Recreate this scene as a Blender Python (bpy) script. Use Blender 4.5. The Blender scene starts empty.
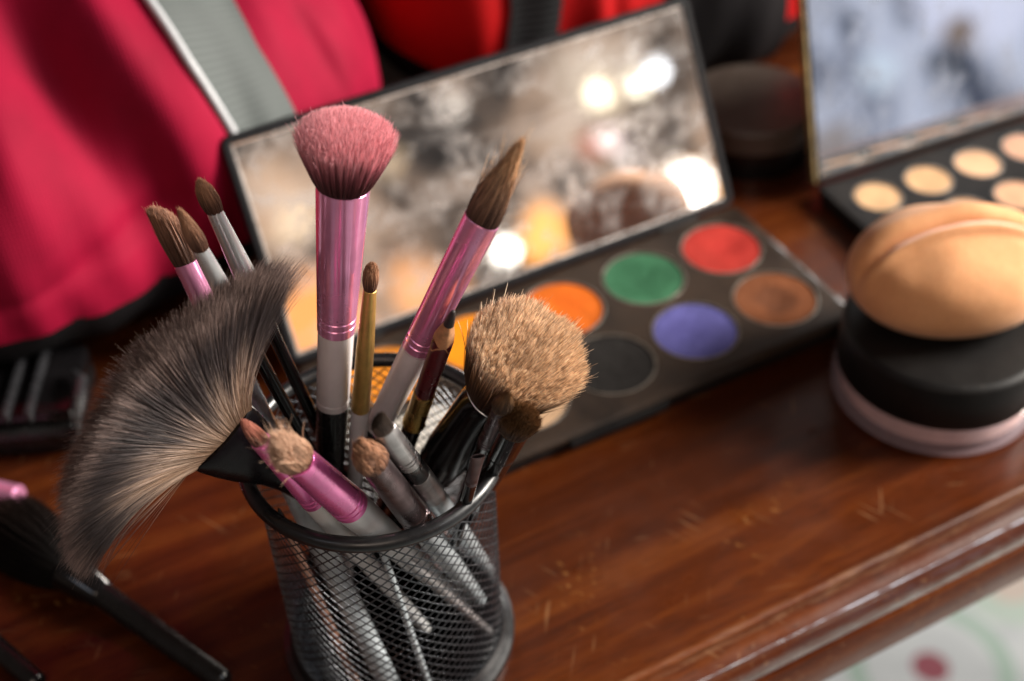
import bpy, math, random
import numpy as np
from mathutils import Vector, Matrix, Quaternion
rng = np.random.default_rng(7)
random.seed(7)
K = 0.01                                   # everything below is written in centimetres
sc = bpy.context.scene
col = sc.collection
pi = math.pi

# ------------------------------------------------------------------ node helpers
def new_mat(name):
    m = bpy.data.materials.new(name); m.use_nodes = True
    nt = m.node_tree
    return m, nt, nt.nodes['Principled BSDF']
def N(nt, kind, **kw):
    n = nt.nodes.new(kind)
    for k, v in kw.items():
        if k.startswith('i_'):
            n.inputs[k[2:].replace('_', ' ')].default_value = v
        else: setattr(n, k, v)
    return n
def ramp(nt, fac, stops, interp='LINEAR'):
    r = nt.nodes.new('ShaderNodeValToRGB'); r.color_ramp.interpolation = interp
    els = r.color_ramp.elements
    while len(els) < len(stops): els.new(0.5)
    for e, (p, c) in zip(els, stops):
        e.position = p; e.color = (*c, 1) if len(c) == 3 else c
    nt.links.new(fac, r.inputs[0]); return r.outputs[0]
def mix(nt, fac, a, b, mode='MIX'):
    m = nt.nodes.new('ShaderNodeMix'); m.data_type = 'RGBA'; m.blend_type = mode
    for s, v in ((0, fac), (6, a), (7, b)):
        if hasattr(v, 'is_linked') or hasattr(v, 'links'): nt.links.new(v, m.inputs[s])
        elif s == 0: m.inputs[0].default_value = v
        else: m.inputs[s].default_value = (*v, 1)
    return m.outputs[2]
def math_n(nt, op, a, b=None, clamp=False):
    m = nt.nodes.new('ShaderNodeMath'); m.operation = op; m.use_clamp = clamp
    for i, v in ((0, a), (1, b)):
        if v is None: continue
        if isinstance(v, (int, float)): m.inputs[i].default_value = v
        else: nt.links.new(v, m.inputs[i])
    return m.outputs[0]
def coords(nt, scale=(1, 1, 1), rot=(0, 0, 0), kind='Object'):
    t = nt.nodes.new('ShaderNodeTexCoord'); mp = nt.nodes.new('ShaderNodeMapping')
    mp.inputs['Scale'].default_value = scale; mp.inputs['Rotation'].default_value = rot
    nt.links.new(t.outputs[kind], mp.inputs[0]); return mp.outputs[0]
def coords_rs(nt, scale, rz):
    v = coords(nt, (1, 1, 1), (0, 0, rz)); mp = nt.nodes.new('ShaderNodeMapping'); mp.inputs['Scale'].default_value = scale
    nt.links.new(v, mp.inputs[0]); return mp.outputs[0]
def noise(nt, vec, scale, detail=4, rough=.55, dist=0.0):
    n = nt.nodes.new('ShaderNodeTexNoise'); n.inputs['Scale'].default_value = scale
    n.inputs['Detail'].default_value = detail; n.inputs['Roughness'].default_value = rough
    n.inputs['Distortion'].default_value = dist
    nt.links.new(vec, n.inputs['Vector']); return n.outputs['Fac']
def bump(nt, bs, h, strength=.2, dist=.001):
    b = nt.nodes.new('ShaderNodeBump'); b.inputs['Strength'].default_value = strength
    b.inputs['Distance'].default_value = dist
    nt.links.new(h, b.inputs['Height']); nt.links.new(b.outputs[0], bs.inputs['Normal'])
def plain(name, c, rough=.5, metal=0, coat=0, var=.25, nscale=300, sheen=0, spec=.5, rvar=.15, bmp=0):
    """a solid material with small tonal variation, worn roughness and a faint surface grain"""
    m, nt, bs = new_mat(name)
    v = coords(nt)
    n = noise(nt, v, nscale, 5)
    lo = tuple(x * (1 - var) for x in c); hi = tuple(min(1, x * (1 + var)) for x in c)
    nt.links.new(ramp(nt, n, [(.3, lo), (.7, hi)]), bs.inputs['Base Color'])
    n2 = noise(nt, v, nscale * .35, 6)
    r = nt.nodes.new('ShaderNodeMapRange'); r.inputs[1].default_value = .3; r.inputs[2].default_value = .7
    r.inputs[3].default_value = max(.02, rough - rvar); r.inputs[4].default_value = min(1, rough + rvar)
    nt.links.new(n2, r.inputs[0]); nt.links.new(r.outputs[0], bs.inputs['Roughness'])
    bs.inputs['Metallic'].default_value = metal
    bs.inputs['Coat Weight'].default_value = coat; bs.inputs['Coat Roughness'].default_value = .12
    bs.inputs['Specular IOR Level'].default_value = spec
    bs.inputs['Sheen Weight'].default_value = sheen
    if bmp: bump(nt, bs, n, bmp, .0004)
    return m
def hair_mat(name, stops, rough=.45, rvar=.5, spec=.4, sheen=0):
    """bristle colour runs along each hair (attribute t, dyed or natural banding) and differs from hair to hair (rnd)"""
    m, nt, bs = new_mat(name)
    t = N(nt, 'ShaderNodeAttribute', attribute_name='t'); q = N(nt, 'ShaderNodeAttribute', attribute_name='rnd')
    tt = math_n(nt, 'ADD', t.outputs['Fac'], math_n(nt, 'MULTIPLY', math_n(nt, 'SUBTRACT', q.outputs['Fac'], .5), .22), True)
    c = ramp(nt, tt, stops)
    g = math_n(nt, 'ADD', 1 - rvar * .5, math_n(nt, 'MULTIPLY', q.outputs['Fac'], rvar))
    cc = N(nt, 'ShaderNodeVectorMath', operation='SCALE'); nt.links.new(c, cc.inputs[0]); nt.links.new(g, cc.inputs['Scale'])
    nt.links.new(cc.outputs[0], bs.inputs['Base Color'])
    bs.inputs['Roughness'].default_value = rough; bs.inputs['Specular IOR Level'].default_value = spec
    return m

# ------------------------------------------------------------------ mesh helpers (cm)
class MB:
    def __init__(s): s.v = []; s.f = []; s.n = 0; s.flat = False
    def add(s, v, f):
        s.v.append(np.asarray(v, float).reshape(-1, 3))
        s.f += [tuple(i + s.n for i in q) for q in f]; s.n += len(s.v[-1]); return s
    def lathe(s, prof, seg=48, center=(0, 0), rot=0.0, cap0=True, cap1=True):
        """prof: (z, rx[, ry]) rings joined along local z"""
        a = np.linspace(0, 2 * pi, seg, endpoint=False); V = []
        cr, sr = math.cos(rot), math.sin(rot)
        for p in prof:
            z, rx = p[0], p[1]; ry = p[2] if len(p) > 2 else rx
            x, y = rx * np.cos(a), ry * np.sin(a)
            V.append(np.stack([center[0] + x * cr - y * sr, center[1] + x * sr + y * cr, 0 * a + z], 1))
        F = []
        for i in range(len(prof) - 1):
            for j in range(seg):
                k = (j + 1) % seg
                F.append((i * seg + j, i * seg + k, (i + 1) * seg + k, (i + 1) * seg + j))
        if cap0: F.append(tuple(range(seg - 1, -1, -1)))
        if cap1: F.append(tuple((len(prof) - 1) * seg + j for j in range(seg)))
        return s.add(np.concatenate(V), F)
    def tube(s, pts, r, seg=10, cap=True):
        pts = np.asarray(pts, float); n = len(pts)
        r = np.broadcast_to(np.asarray(r, float), (n,))
        T = np.gradient(pts, axis=0); T /= np.linalg.norm(T, axis=1)[:, None]
        u = np.cross(T[0], (0, 0, 1.)) if abs(T[0][2]) < .9 else np.cross(T[0], (1., 0, 0))
        a = np.linspace(0, 2 * pi, seg, endpoint=False); V = []
        for i in range(n):
            u = u - T[i] * (u @ T[i]); u /= np.linalg.norm(u); w = np.cross(T[i], u)
            V.append(pts[i] + r[i] * (np.cos(a)[:, None] * u + np.sin(a)[:, None] * w))
        F = [(i * seg + j, i * seg + (j + 1) % seg, (i + 1) * seg + (j + 1) % seg, (i + 1) * seg + j) for i in range(n - 1) for j in range(seg)]
        if cap: F += [tuple(range(seg - 1, -1, -1)), tuple((n - 1) * seg + j for j in range(seg))]
        return s.add(np.concatenate(V), F)
    def torus(s, R, r, z, seg=96, ms=14, rz=None, center=(0, 0)):
        rz = rz or r
        a = np.linspace(0, 2 * pi, seg, endpoint=False); b = np.linspace(0, 2 * pi, ms, endpoint=False)
        A, B = np.meshgrid(a, b, indexing='ij')
        V = np.stack([center[0] + (R + r * np.cos(B)) * np.cos(A), center[1] + (R + r * np.cos(B)) * np.sin(A), z + rz * np.sin(B)], 2).reshape(-1, 3)
        F = [(i * ms + j, ((i + 1) % seg) * ms + j, ((i + 1) % seg) * ms + (j + 1) % ms, i * ms + (j + 1) % ms) for i in range(seg) for j in range(ms)]
        return s.add(V, F)
    def grid(s, V, closed_u=False):
        """V (nu, nv, 3)"""
        nu, nv = V.shape[:2]; F = []
        for i in range(nu - (0 if closed_u else 1)):
            for j in range(nv - 1):
                k = (i + 1) % nu
                F.append((i * nv + j, k * nv + j, k * nv + j + 1, i * nv + j + 1))
        return s.add(V, F)
    def rbox(s, x0, x1, y0, y1, z0, z1, r=.3, bev=.08, seg=6, holes=None, frame=None):
        """box with rounded corners in plan and bevelled top and bottom edges"""
        def ring(ins):
            P = []
            rr = max(r - ins, .01)
            for cx, cy, a0 in ((x1 - ins - rr, y1 - ins - rr, 0), (x0 + ins + rr, y1 - ins - rr, 90), (x0 + ins + rr, y0 + ins + rr, 180), (x1 - ins - rr, y0 + ins + rr, 270)):
                for k in range(seg + 1):
                    t = math.radians(a0 + 90 * k / seg); P.append((cx + rr * math.cos(t), cy + rr * math.sin(t)))
            return P
        lv = [(bev, z0), (bev * .3, z0 + bev * .3), (0, z0 + bev), (0, z1 - bev), (bev * .3, z1 - bev * .3), (bev, z1)]
        V = []
        for ins, z in lv: V += [(x, y, z) for x, y in ring(ins)]
        n = 4 * (seg + 1); F = []
        for i in range(len(lv) - 1):
            for j in range(n): k = (j + 1) % n; F.append((i * n + j, i * n + k, (i + 1) * n + k, (i + 1) * n + j))
        F += [tuple(range(n - 1, -1, -1)), tuple((len(lv) - 1) * n + j for j in range(n))]
        V = np.array(V, float)
        if frame is not None: V = V @ np.array(frame[0]) + np.array(frame[1])
        return s.add(V, F)
    def obj(s, name, mat, parent=None, smooth=True, auto=35, attrs=None):
        me = bpy.data.meshes.new(name)
        V = np.concatenate(s.v) * K
        me.from_pydata([tuple(x) for x in V], [], s.f)
        me.materials.append(mat)
        if smooth:
            me.polygons.foreach_set('use_smooth', [True] * len(me.polygons))
            if auto: me.set_sharp_from_angle(angle=math.radians(auto))
        me.update()
        o = bpy.data.objects.new(name, me); col.objects.link(o)
        if parent: o.parent = parent
        return o

def strands(P, radius, taper=.15, name='bristle_head', mat=None, parent=None, core=None, rnd=None, toff=None):
    """P (n, m, 3) polylines in cm -> one mesh of thin three-sided tapered hairs (+ an optional dense core)"""
    n, m = P.shape[:2]
    radius = np.broadcast_to(np.asarray(radius, float), (n,))
    T = np.gradient(P, axis=1); T /= np.linalg.norm(T, axis=2)[..., None] + 1e-9
    ref = rng.normal(size=(n, 1, 3)); U = ref - T * (ref * T).sum(2)[..., None]
    U /= np.linalg.norm(U, axis=2)[..., None] + 1e-9; W = np.cross(T, U)
    t = np.linspace(0, 1, m)
    R = radius[:, None] * (1 - (1 - taper) * np.clip((t - .55) / .45, 0, 1)[None] ** 1.5)
    V = np.stack([P + R[..., None] * (math.cos(a) * U + math.sin(a) * W) for a in (0, 2 * pi / 3, 4 * pi / 3)], 2)
    V = V.reshape(-1, 3)
    base = (np.arange(n) * m * 3)[:, None, None] + (np.arange(m - 1) * 3)[None, :, None]
    j = np.arange(3)[None, None]; k = (j + 1) % 3
    Q = np.stack([base + j, base + k, base + 3 + k, base + 3 + j], 3).reshape(-1, 4)
    nv = len(V)
    tv = np.repeat((t[None] + (0 if toff is None else toff[:, None] * np.sin(pi * t)[None]) + np.zeros((n, 1))).clip(0, 1).ravel(), 3); rn = rng.random(n) if rnd is None else rnd
    rv = np.repeat(rn, m * 3)
    faces = Q.astype(np.int32); cf = []
    if core is not None:
        cv, cfaces, ct = core
        V = np.concatenate([V, cv]); cf = [tuple(i + nv for i in q) for q in cfaces]
        tv = np.concatenate([tv, ct]); rv = np.concatenate([rv, np.full(len(cv), .3)])
    me = bpy.data.meshes.new(name)
    V = V * K
    loops = faces.ravel().tolist(); starts = list(range(0, len(loops), 4)); tot = [4] * len(starts)
    for q in cf: starts.append(len(loops)); tot.append(len(q)); loops += list(q)
    me.vertices.add(len(V)); me.vertices.foreach_set('co', V.ravel())
    me.loops.add(len(loops)); me.loops.foreach_set('vertex_index', loops)
    me.polygons.add(len(starts)); me.polygons.foreach_set('loop_start', starts); me.polygons.foreach_set('loop_total', tot)
    me.polygons.foreach_set('use_smooth', [True] * len(starts))
    me.update(calc_edges=True)
    for nm, arr in (('t', tv), ('rnd', rv)):
        at = me.attributes.new(nm, 'FLOAT', 'POINT'); at.data.foreach_set('value', arr.astype(np.float32))
    me.materials.append(mat); me.validate()
    o = bpy.data.objects.new(name, me); col.objects.link(o)
    if parent: o.parent = parent
    return o

def thing(name, label, cat, loc=(0, 0, 0), q=None, group=None):
    o = bpy.data.objects.new(name, None); o.empty_display_size = .02; col.objects.link(o)
    o.location = Vector(loc) * K
    if q is not None: o.rotation_mode = 'QUATERNION'; o.rotation_quaternion = q
    tag(o, label, cat, group); return o
def tag(o, label=None, cat=None, group=None, kind=None):
    for k, v in (('label', label), ('category', cat), ('group', group), ('kind', kind)):
        if v: o[k] = v
    return o

# ------------------------------------------------------------------ camera
cam_d = bpy.data.cameras.new('camera'); cam = bpy.data.objects.new('camera', cam_d); col.objects.link(cam)
cr, cu, cf = Vector((0.88039, -0.47238, -0.03743)), Vector((0.33726, 0.56976, 0.74943)), Vector((0.33060, 0.67170, -0.66299))
C0 = Vector((-9.61, -29.66, 40.756))
cr = (cr - cf * cr.dot(cf)).normalized(); cu = cr.cross(cf) * 1.0
cam.matrix_world = Matrix(((cr.x, cu.x, -cf.x, C0.x * K), (cr.y, cu.y, -cf.y, C0.y * K), (cr.z, cu.z, -cf.z, C0.z * K), (0, 0, 0, 1)))
cam_d.lens = 50; cam_d.sensor_width = 36; cam_d.clip_start = .02; cam_d.clip_end = 50
cam_d.dof.use_dof = True; cam_d.dof.focus_distance = .405; cam_d.dof.aperture_fstop = 6.3; cam_d.dof.aperture_blades = 0
sc.camera = cam

# ------------------------------------------------------------------ world: the dim room, its lamps and windows, and some added glows
w = bpy.data.worlds.new('World'); sc.world = w; w.use_nodes = True
nt = w.node_tree; bg = nt.nodes['Background']
tc = nt.nodes.new('ShaderNodeTexCoord'); D = tc.outputs['Generated']
base_n = noise(nt, D, 5.0, 5, .6)
room = ramp(nt, base_n, [(.34, (.016, .013, .012)), (.48, (.07, .055, .048)), (.62, (.22, .17, .14))])
sep = nt.nodes.new('ShaderNodeSeparateXYZ'); nt.links.new(D, sep.inputs[0])
acc = room
fine = noise(nt, D, 30.0, 4, .65)
acc = mix(nt, .8, acc, ramp(nt, fine, [(.36, (.12, .12, .13)), (.62, (1.9, 1.85, 1.8))]), 'MULTIPLY')
mpv = nt.nodes.new('ShaderNodeMapping'); mpv.inputs['Scale'].default_value = (2.2, 2.2, .8); nt.links.new(D, mpv.inputs[0]); DV = mpv.outputs[0]
def blob(acc, az, el, rad, color, soft=.35, wob=0.0):
    d = Vector((math.sin(math.radians(az)) * math.cos(math.radians(el)), -math.cos(math.radians(az)) * math.cos(math.radians(el)), math.sin(math.radians(el))))
    vm = N(nt, 'ShaderNodeVectorMath', operation='DISTANCE'); nt.links.new(D, vm.inputs[0]); vm.inputs[1].default_value = d
    dist = vm.outputs['Value']
    if wob: dist = math_n(nt, 'ADD', dist, math_n(nt, 'MULTIPLY', math_n(nt, 'SUBTRACT', fine, .5), wob))
    mr = N(nt, 'ShaderNodeMapRange', interpolation_type='SMOOTHSTEP'); mr.inputs[1].default_value = math.radians(rad); mr.inputs[2].default_value = math.radians(rad) * (1 - soft)
    mr.inputs[3].default_value = 0; mr.inputs[4].default_value = 1
    nt.links.new(dist, mr.inputs[0])
    return mix(nt, mr.outputs[0], acc, color)
# unseen glows added to brighten silver ferrules and put glints on the table edge
acc = blob(acc, 75, 34, 15, (4.2, 4.2, 4.4), .3, .1)
acc = blob(acc, -65, 40, 9, (2.0, 2.1, 2.4), .3, .1)
acc = blob(acc, 41, 30, 3.5, (13, 13.8, 15), .3, .04)
acc = blob(acc, 33.5, 31, 3.5, (13, 13.8, 15), .3, .04)
acc = blob(acc, 27, 32, 3.0, (11, 11, 11), .3, .04)
acc = blob(acc, -30, 30, 9, (1.6, 1.5, 1.5), .4, .1)
# the lit, cluttered wall behind the photographer
wall_n = noise(nt, D, 13.0, 6, .68, .6)
wall = mix(nt, 1.0, ramp(nt, wall_n, [(.41, (.018, .017, .020)), (.49, (.10, .08, .072)), (.585, (.72, .52, .39))]), ramp(nt, fine, [(.38, (.25, .26, .29)), (.60, (1.5, 1.4, 1.3))]), 'MULTIPLY')
acc = blob(acc, 21, 17, 13, wall, .35, .05)
acc = blob(acc, 33, -3, 11, mix(nt, 1.0, (.56, .58, .68), ramp(nt, noise(nt, DV, 15, 4, .6, .3), [(.40, (.14, .16, .21)), (.56, (1.5, 1.5, 1.5))]), 'MULTIPLY'), .5, .05)  # window side with pale curtains, seen in the small palette's mirror
acc = blob(acc, 34.5, -1.2, 2.6, (1.1, 1.1, 1.3), .4, .04)
acc = blob(acc, 30.8, -3.0, 1.0, (1.0, 1.12, 1.25), .5, .03)
acc = blob(acc, 29.2, -1.0, 1.0, (.75, .78, .92), .6, .03)
acc = blob(acc, 30.0, -1.0, .8, (.07, .09, .14), .6, .03)
acc = blob(acc, 33.2, -3.4, 1.3, (.06, .075, .11), .6, .04)
acc = blob(acc, 33.8, -2.2, .8, (.32, .22, .16), .6, .03)
acc = blob(acc, 28.4, -5.5, 1.5, (.45, .38, .36), .7, .06)
# warm lit room (seen in the big palette's mirror)
acc = blob(acc, 13, 19.5, 2.2, (1.27, 0.85, 0.58), .8, .08)
acc = blob(acc, 13.4, 18.6, 1.0, (2.0, 1.5, 1.0), .8, .05)
acc = blob(acc, 18.2, 19.0, .8, (1.1, .8, .5), .7, .04)
acc = blob(acc, 27.3, 19.0, 2.4, (1.05, 0.85, 0.68), .8, .08)
acc = blob(acc, 25.3, 17.0, 1.6, (1.02, 0.78, 0.61), .8, .08)
acc = blob(acc, 23.4, 15.2, 1.4, (0.99, 0.71, 0.54), .8, .08)
acc = blob(acc, 26.0, 16.4, .7, (.85, .22, .12), .7, .04)
acc = blob(acc, 12.8, 14.6, 2.6, (2.2, .85, .25), .5, .06)
acc = blob(acc, 17.3, 14.0, 1.8, (1.9, .9, .4), .6, .06)
acc = blob(acc, 22.6, 14.1, 1.3, (3.0, 1.3, .35), .5, .05)
acc = blob(acc, 21.0, 14.1, .45, (15, 14, 12.5), .2)
acc = blob(acc, 27.5, 17.9, .9, (1.5, 1.2, .85), .6, .04)
acc = blob(acc, 28.9, 17.7, .45, (7, 6.2, 4.8), .3)
acc = blob(acc, 27.3, 18.1, .5, (7, 6, 4.3), .3, .01)
acc = blob(acc, 26.8, 16.3, .45, (3.2, 2.6, 2.5), .4, .02)
acc = blob(acc, 27.2, 15.2, .4, (3.0, 2.7, 2.6), .4, .02)
acc = blob(acc, 24.6, 15.6, 1.1, (.03, .03, .035), .7, .05)
acc = blob(acc, 21.6, 20.2, .5, (2.0, 1.8, 1.6), .5, .03)
acc = blob(acc, 29.8, 17.8, .4, (8, 8.4, 9), .25)
acc = blob(acc, 28.9, 13.2, 1.25, (4.5, 2.3, .8), .4, .03)
acc = blob(acc, 28.9, 13.3, .95, (12, 11.4, 10.5), .3, .02)
nt.links.new(acc, bg.inputs['Color']); bg.inputs['Strength'].default_value = .62

def area(name, loc, target, size, power, color, sy=None):
    l = bpy.data.lights.new(name, 'AREA'); l.energy = power; l.color = color; l.size = size
    if sy: l.shape = 'RECTANGLE'; l.size_y = sy
    o = bpy.data.objects.new(name, l); col.objects.link(o); o.location = Vector(loc) * K
    o.rotation_euler = (Vector(target) - Vector(loc)).to_track_quat('-Z', 'Y').to_euler(); return o
area('window_light', (176, -56, 92), (8, 4, 4), .68, 112, (1, .93, .84), .95)
area('warm_fill_light', (-60, -110, 90), (0, 5, 5), .6, 3.2, (1, .78, .62))  # added warm fill from the left front, not a lamp of the room

# ------------------------------------------------------------------ materials
def foam():
    m, nt, bs = new_mat('skin_foam'); v = coords(nt)
    a = noise(nt, v, 55, 6, .6); p = noise(nt, v, 1400, 3, .6); st = noise(nt, coords(nt, (1, 1, 1), (1, 0, .4)), 28, 5, .6)
    c = ramp(nt, a, [(.3, (.66, .29, .115)), (.7, (.76, .37, .165))])
    c = mix(nt, ramp(nt, st, [(.58, (0, 0, 0)), (.76, (.35, .35, .35))]), c, (.46, .17, .06))
    c = mix(nt, ramp(nt, p, [(.56, (0, 0, 0)), (.66, (.4, .4, .4))]), c, (.36, .13, .045))
    nt.links.new(c, bs.inputs['Base Color']); bs.inputs['Roughness'].default_value = .85; bs.inputs['Sheen Weight'].default_value = .15
    bs.inputs['Subsurface Weight'].default_value = .12; bs.inputs['Subsurface Radius'].default_value = (.006, .003, .001); bs.inputs['Subsurface Scale'].default_value = .5
    bump(nt, bs, math_n(nt, 'ADD', p, math_n(nt, 'MULTIPLY', a, 2)), .5, .0007)
    return m
M = {}
M['black_plastic'] = plain('black_plastic', (.007, .007, .0075), .28, coat=.12)
M['black_gloss'] = plain('black_gloss', (.005, .0045, .005), .16, coat=.25, rvar=.08)
M['black_metal'] = plain('black_metal', (.009, .009, .010), .34, metal=0, coat=.15, var=.4)
M['mesh_metal'] = plain('mesh_metal', (.045, .048, .055), .32, metal=.5, var=.4)
M['pink_metal'] = plain('pink_metal', (.86, .34, .58), .25, metal=.62, coat=.5, var=.12, nscale=120)
M['magenta_metal'] = plain('magenta_metal', (.80, .15, .43), .26, metal=.5, coat=.5, var=.15, nscale=120)
M['pearl'] = plain('pearl', (.70, .65, .65), .34, coat=.4, var=.1, nscale=90)
M['silver'] = plain('silver', (.90, .94, .99), .22, metal=.6, var=.08, rvar=.1, coat=.4)
M['worn_silver'] = plain('worn_silver', (.42, .40, .40), .36, metal=.85, var=.3, nscale=160)
M['gunmetal'] = plain('gunmetal', (.13, .095, .10), .3, metal=.8, var=.35, nscale=200)
M['gold'] = plain('gold', (.72, .46, .12), .26, metal=1, var=.12)
M['gold_matte'] = plain('gold_matte', (.78, .50, .15), .38, metal=.75, var=.12)
M['white_handle'] = plain('white_handle', (.68, .68, .68), .3, coat=.4, var=.1, nscale=120)
M['silver_handle'] = plain('silver_handle', (.50, .55, .58), .28, metal=.2, coat=.4, var=.2, nscale=150)
M['copper_handle'] = plain('copper_handle', (.55, .28, .20), .3, metal=.5, var=.2)
M['burgundy'] = plain('burgundy', (.085, .004, .008), .3, coat=.4, var=.25)
M['pencil_wood'] = plain('pencil_wood', (.46, .22, .10), .6, var=.3, nscale=500)
M['pencil_lead'] = plain('pencil_lead', (.02, .016, .016), .55)
M['case_grey'] = plain('case_grey', (.018, .018, .020), .3, coat=.4, var=.3)
M['skin_foam'] = foam()


def wood():
    m, nt, bs = new_mat('varnished_wood')
    v = coords(nt)
    st = coords(nt, (1.6, 22, 22), (0, 0, .03))
    n1 = noise(nt, st, 2.3, 8, .62, 1.2)
    n2 = noise(nt, coords(nt, (1.0, 8, 8)), 1.6, 4, .5, .5)
    c = ramp(nt, n1, [(.30, (.024, .0045, .0013)), (.5, (.068, .0140, .0028)), (.7, (.125, .032, .0056))])
    c = mix(nt, .6, c, ramp(nt, n2, [(.3, (.55, .5, .5)), (.7, (1.5, 1.55, 1.6))]), 'MULTIPLY')
    # fine pores
    p = noise(nt, coords(nt, (30, 420, 420)), 3.0, 2, .5)
    c = mix(nt, ramp(nt, p, [(.55, (0, 0, 0)), (.68, (.6, .6, .6))]), c, (.02, .005, .002))
    # worn-through varnish: small tan nicks and scratches, in drifts
    drift = noise(nt, v, 22, 3, .6)
    nick = noise(nt, coords_rs(nt, (230, 420, 420), .9), 1.0, 3, .55, .3)
    nf = math_n(nt, 'MULTIPLY', ramp(nt, nick, [(.60, (0, 0, 0)), (.67, (1, 1, 1))]), ramp(nt, drift, [(.58, (0, 0, 0)), (.70, (1, 1, 1))]))
    c = mix(nt, math_n(nt, 'MULTIPLY', nf, .55), c, (.34, .16, .05))
    scr = None
    for k, (rz, sx) in enumerate(((1.15, 30), (.30, 26), (2.2, 34))):
        s1 = noise(nt, coords_rs(nt, (sx, 620, 620), rz), 1.0, 1, .4, .2)
        s2 = noise(nt, coords(nt, (1, 1, 1), (k, k, 0)), 30 + 8 * k, 2)
        f = math_n(nt, 'MULTIPLY', ramp(nt, s1, [(.672, (0, 0, 0)), (.70, (1, 1, 1))]), ramp(nt, s2, [(.57, (0, 0, 0)), (.66, (1, 1, 1))]))
        scr = f if scr is None else math_n(nt, 'MAXIMUM', scr, f)
    c = mix(nt, math_n(nt, 'MULTIPLY', scr, .30), c, (.36, .19, .09))
    # varnish rubbed through along the raised front bead
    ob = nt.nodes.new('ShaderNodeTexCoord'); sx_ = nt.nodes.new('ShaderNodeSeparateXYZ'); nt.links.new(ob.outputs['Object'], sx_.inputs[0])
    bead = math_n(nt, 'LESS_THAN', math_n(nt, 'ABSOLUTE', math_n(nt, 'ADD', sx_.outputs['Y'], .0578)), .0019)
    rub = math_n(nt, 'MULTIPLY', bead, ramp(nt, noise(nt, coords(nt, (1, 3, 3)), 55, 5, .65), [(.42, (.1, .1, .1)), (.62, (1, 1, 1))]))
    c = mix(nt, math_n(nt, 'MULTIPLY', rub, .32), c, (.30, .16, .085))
    nt.links.new(c, bs.inputs['Base Color'])
    n3 = noise(nt, v, 35, 5, .6)
    r = N(nt, 'ShaderNodeMapRange'); r.inputs[1].default_value = .3; r.inputs[2].default_value = .7; r.inputs[3].default_value = .24; r.inputs[4].default_value = .46
    nt.links.new(n3, r.inputs[0]); nt.links.new(r.outputs[0], bs.inputs['Roughness'])
    nt.links.new(math_n(nt, 'ADD', math_n(nt, 'MULTIPLY', math_n(nt, 'MULTIPLY', math_n(nt, 'LESS_THAN', sx_.outputs['Y'], -.0585), math_n(nt, 'MULTIPLY', math_n(nt, 'GREATER_THAN', sx_.outputs['Z'], -.0150), ramp(nt, noise(nt, coords(nt, (1, 2.5, 2.5)), 130, 5, .7), [(.42, (.10, .10, .10)), (.56, (1, 1, 1))]))), .95), .08), bs.inputs['Coat Weight']); bs.inputs['Coat Roughness'].default_value = .06; bs.inputs['Coat IOR'].default_value = 1.9; nt.links.new(math_n(nt, 'ADD', math_n(nt, 'MULTIPLY', math_n(nt, 'GREATER_THAN', sx_.outputs['Z'], -.0185), .24), .05), bs.inputs['Specular IOR Level']); bs.inputs['Specular IOR Level'].default_value = .28
    bump(nt, bs, math_n(nt, 'SUBTRACT', math_n(nt, 'ADD', n1, math_n(nt, 'MULTIPLY', noise(nt, v, 420, 4, .6), .55)), math_n(nt, 'MULTIPLY', math_n(nt, 'MAXIMUM', nf, scr), .8)), .12, .0006)
    return m
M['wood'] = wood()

def fabric(name, c, weave=1310, sheen=.5):
    m, nt, bs = new_mat(name)
    v = coords(nt)
    n = noise(nt, v, 14, 5)
    col_ = ramp(nt, n, [(.3, tuple(x * .75 for x in c)), (.7, tuple(min(1, x * 1.2) for x in c))])
    nt.links.new(col_, bs.inputs['Base Color'])
    bs.inputs['Roughness'].default_value = .75; bs.inputs['Specular IOR Level'].default_value = .14; bs.inputs['Sheen Weight'].default_value = sheen; bs.inputs['Sheen Roughness'].default_value = .4
    bs.inputs['Sheen Tint'].default_value = (min(1, c[0] * 1.6), c[1] * 2 + .1, c[2] * 2 + .15, 1)
    a = N(nt, 'ShaderNodeTexWave', wave_type='BANDS', bands_direction='X'); a.inputs['Scale'].default_value = weave / 6.28; nt.links.new(v, a.inputs['Vector'])
    b = N(nt, 'ShaderNodeTexWave', wave_type='BANDS', bands_direction='Z'); b.inputs['Scale'].default_value = weave / 6.28; nt.links.new(v, b.inputs['Vector'])
    h = math_n(nt, 'ADD', math_n(nt, 'MULTIPLY', a.outputs['Fac'], b.outputs['Fac']), math_n(nt, 'MULTIPLY', n, 1.5))
    bump(nt, bs, h, .22, .0006)
    return m
M['crimson'] = fabric('crimson_nylon', (.245, .0022, .024), sheen=.03)
M['red'] = fabric('red_nylon', (.36, .003, .004), sheen=.04)
M['dark_fabric'] = fabric('dark_fabric', (.006, .005, .006), sheen=.0)
def webbing(name, c):
    m, nt, bs = new_mat(name)
    uv = nt.nodes.new('ShaderNodeAttribute'); uv.attribute_name = 'along'
    s = math_n(nt, 'SINE', math_n(nt, 'MULTIPLY', uv.outputs['Fac'], 2 * pi / .33))
    f = math_n(nt, 'ADD', math_n(nt, 'MULTIPLY', s, .5), .5)
    nt.links.new(mix(nt, f, tuple(x * .8 for x in c), tuple(x * 1.15 for x in c)), bs.inputs['Base Color'])
    bs.inputs['Roughness'].default_value = .65; bs.inputs['Specular IOR Level'].default_value = .25; bs.inputs['Sheen Weight'].default_value = .05
    bump(nt, bs, f, .5, .0008)
    return m
M['grey_webbing'] = webbing('grey_webbing', (.088, .10, .098))
M['dark_webbing'] = webbing('dark_webbing', (.02, .021, .023))
M['piping'] = plain('piping', (.42, .43, .45), .45, var=.1)

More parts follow.
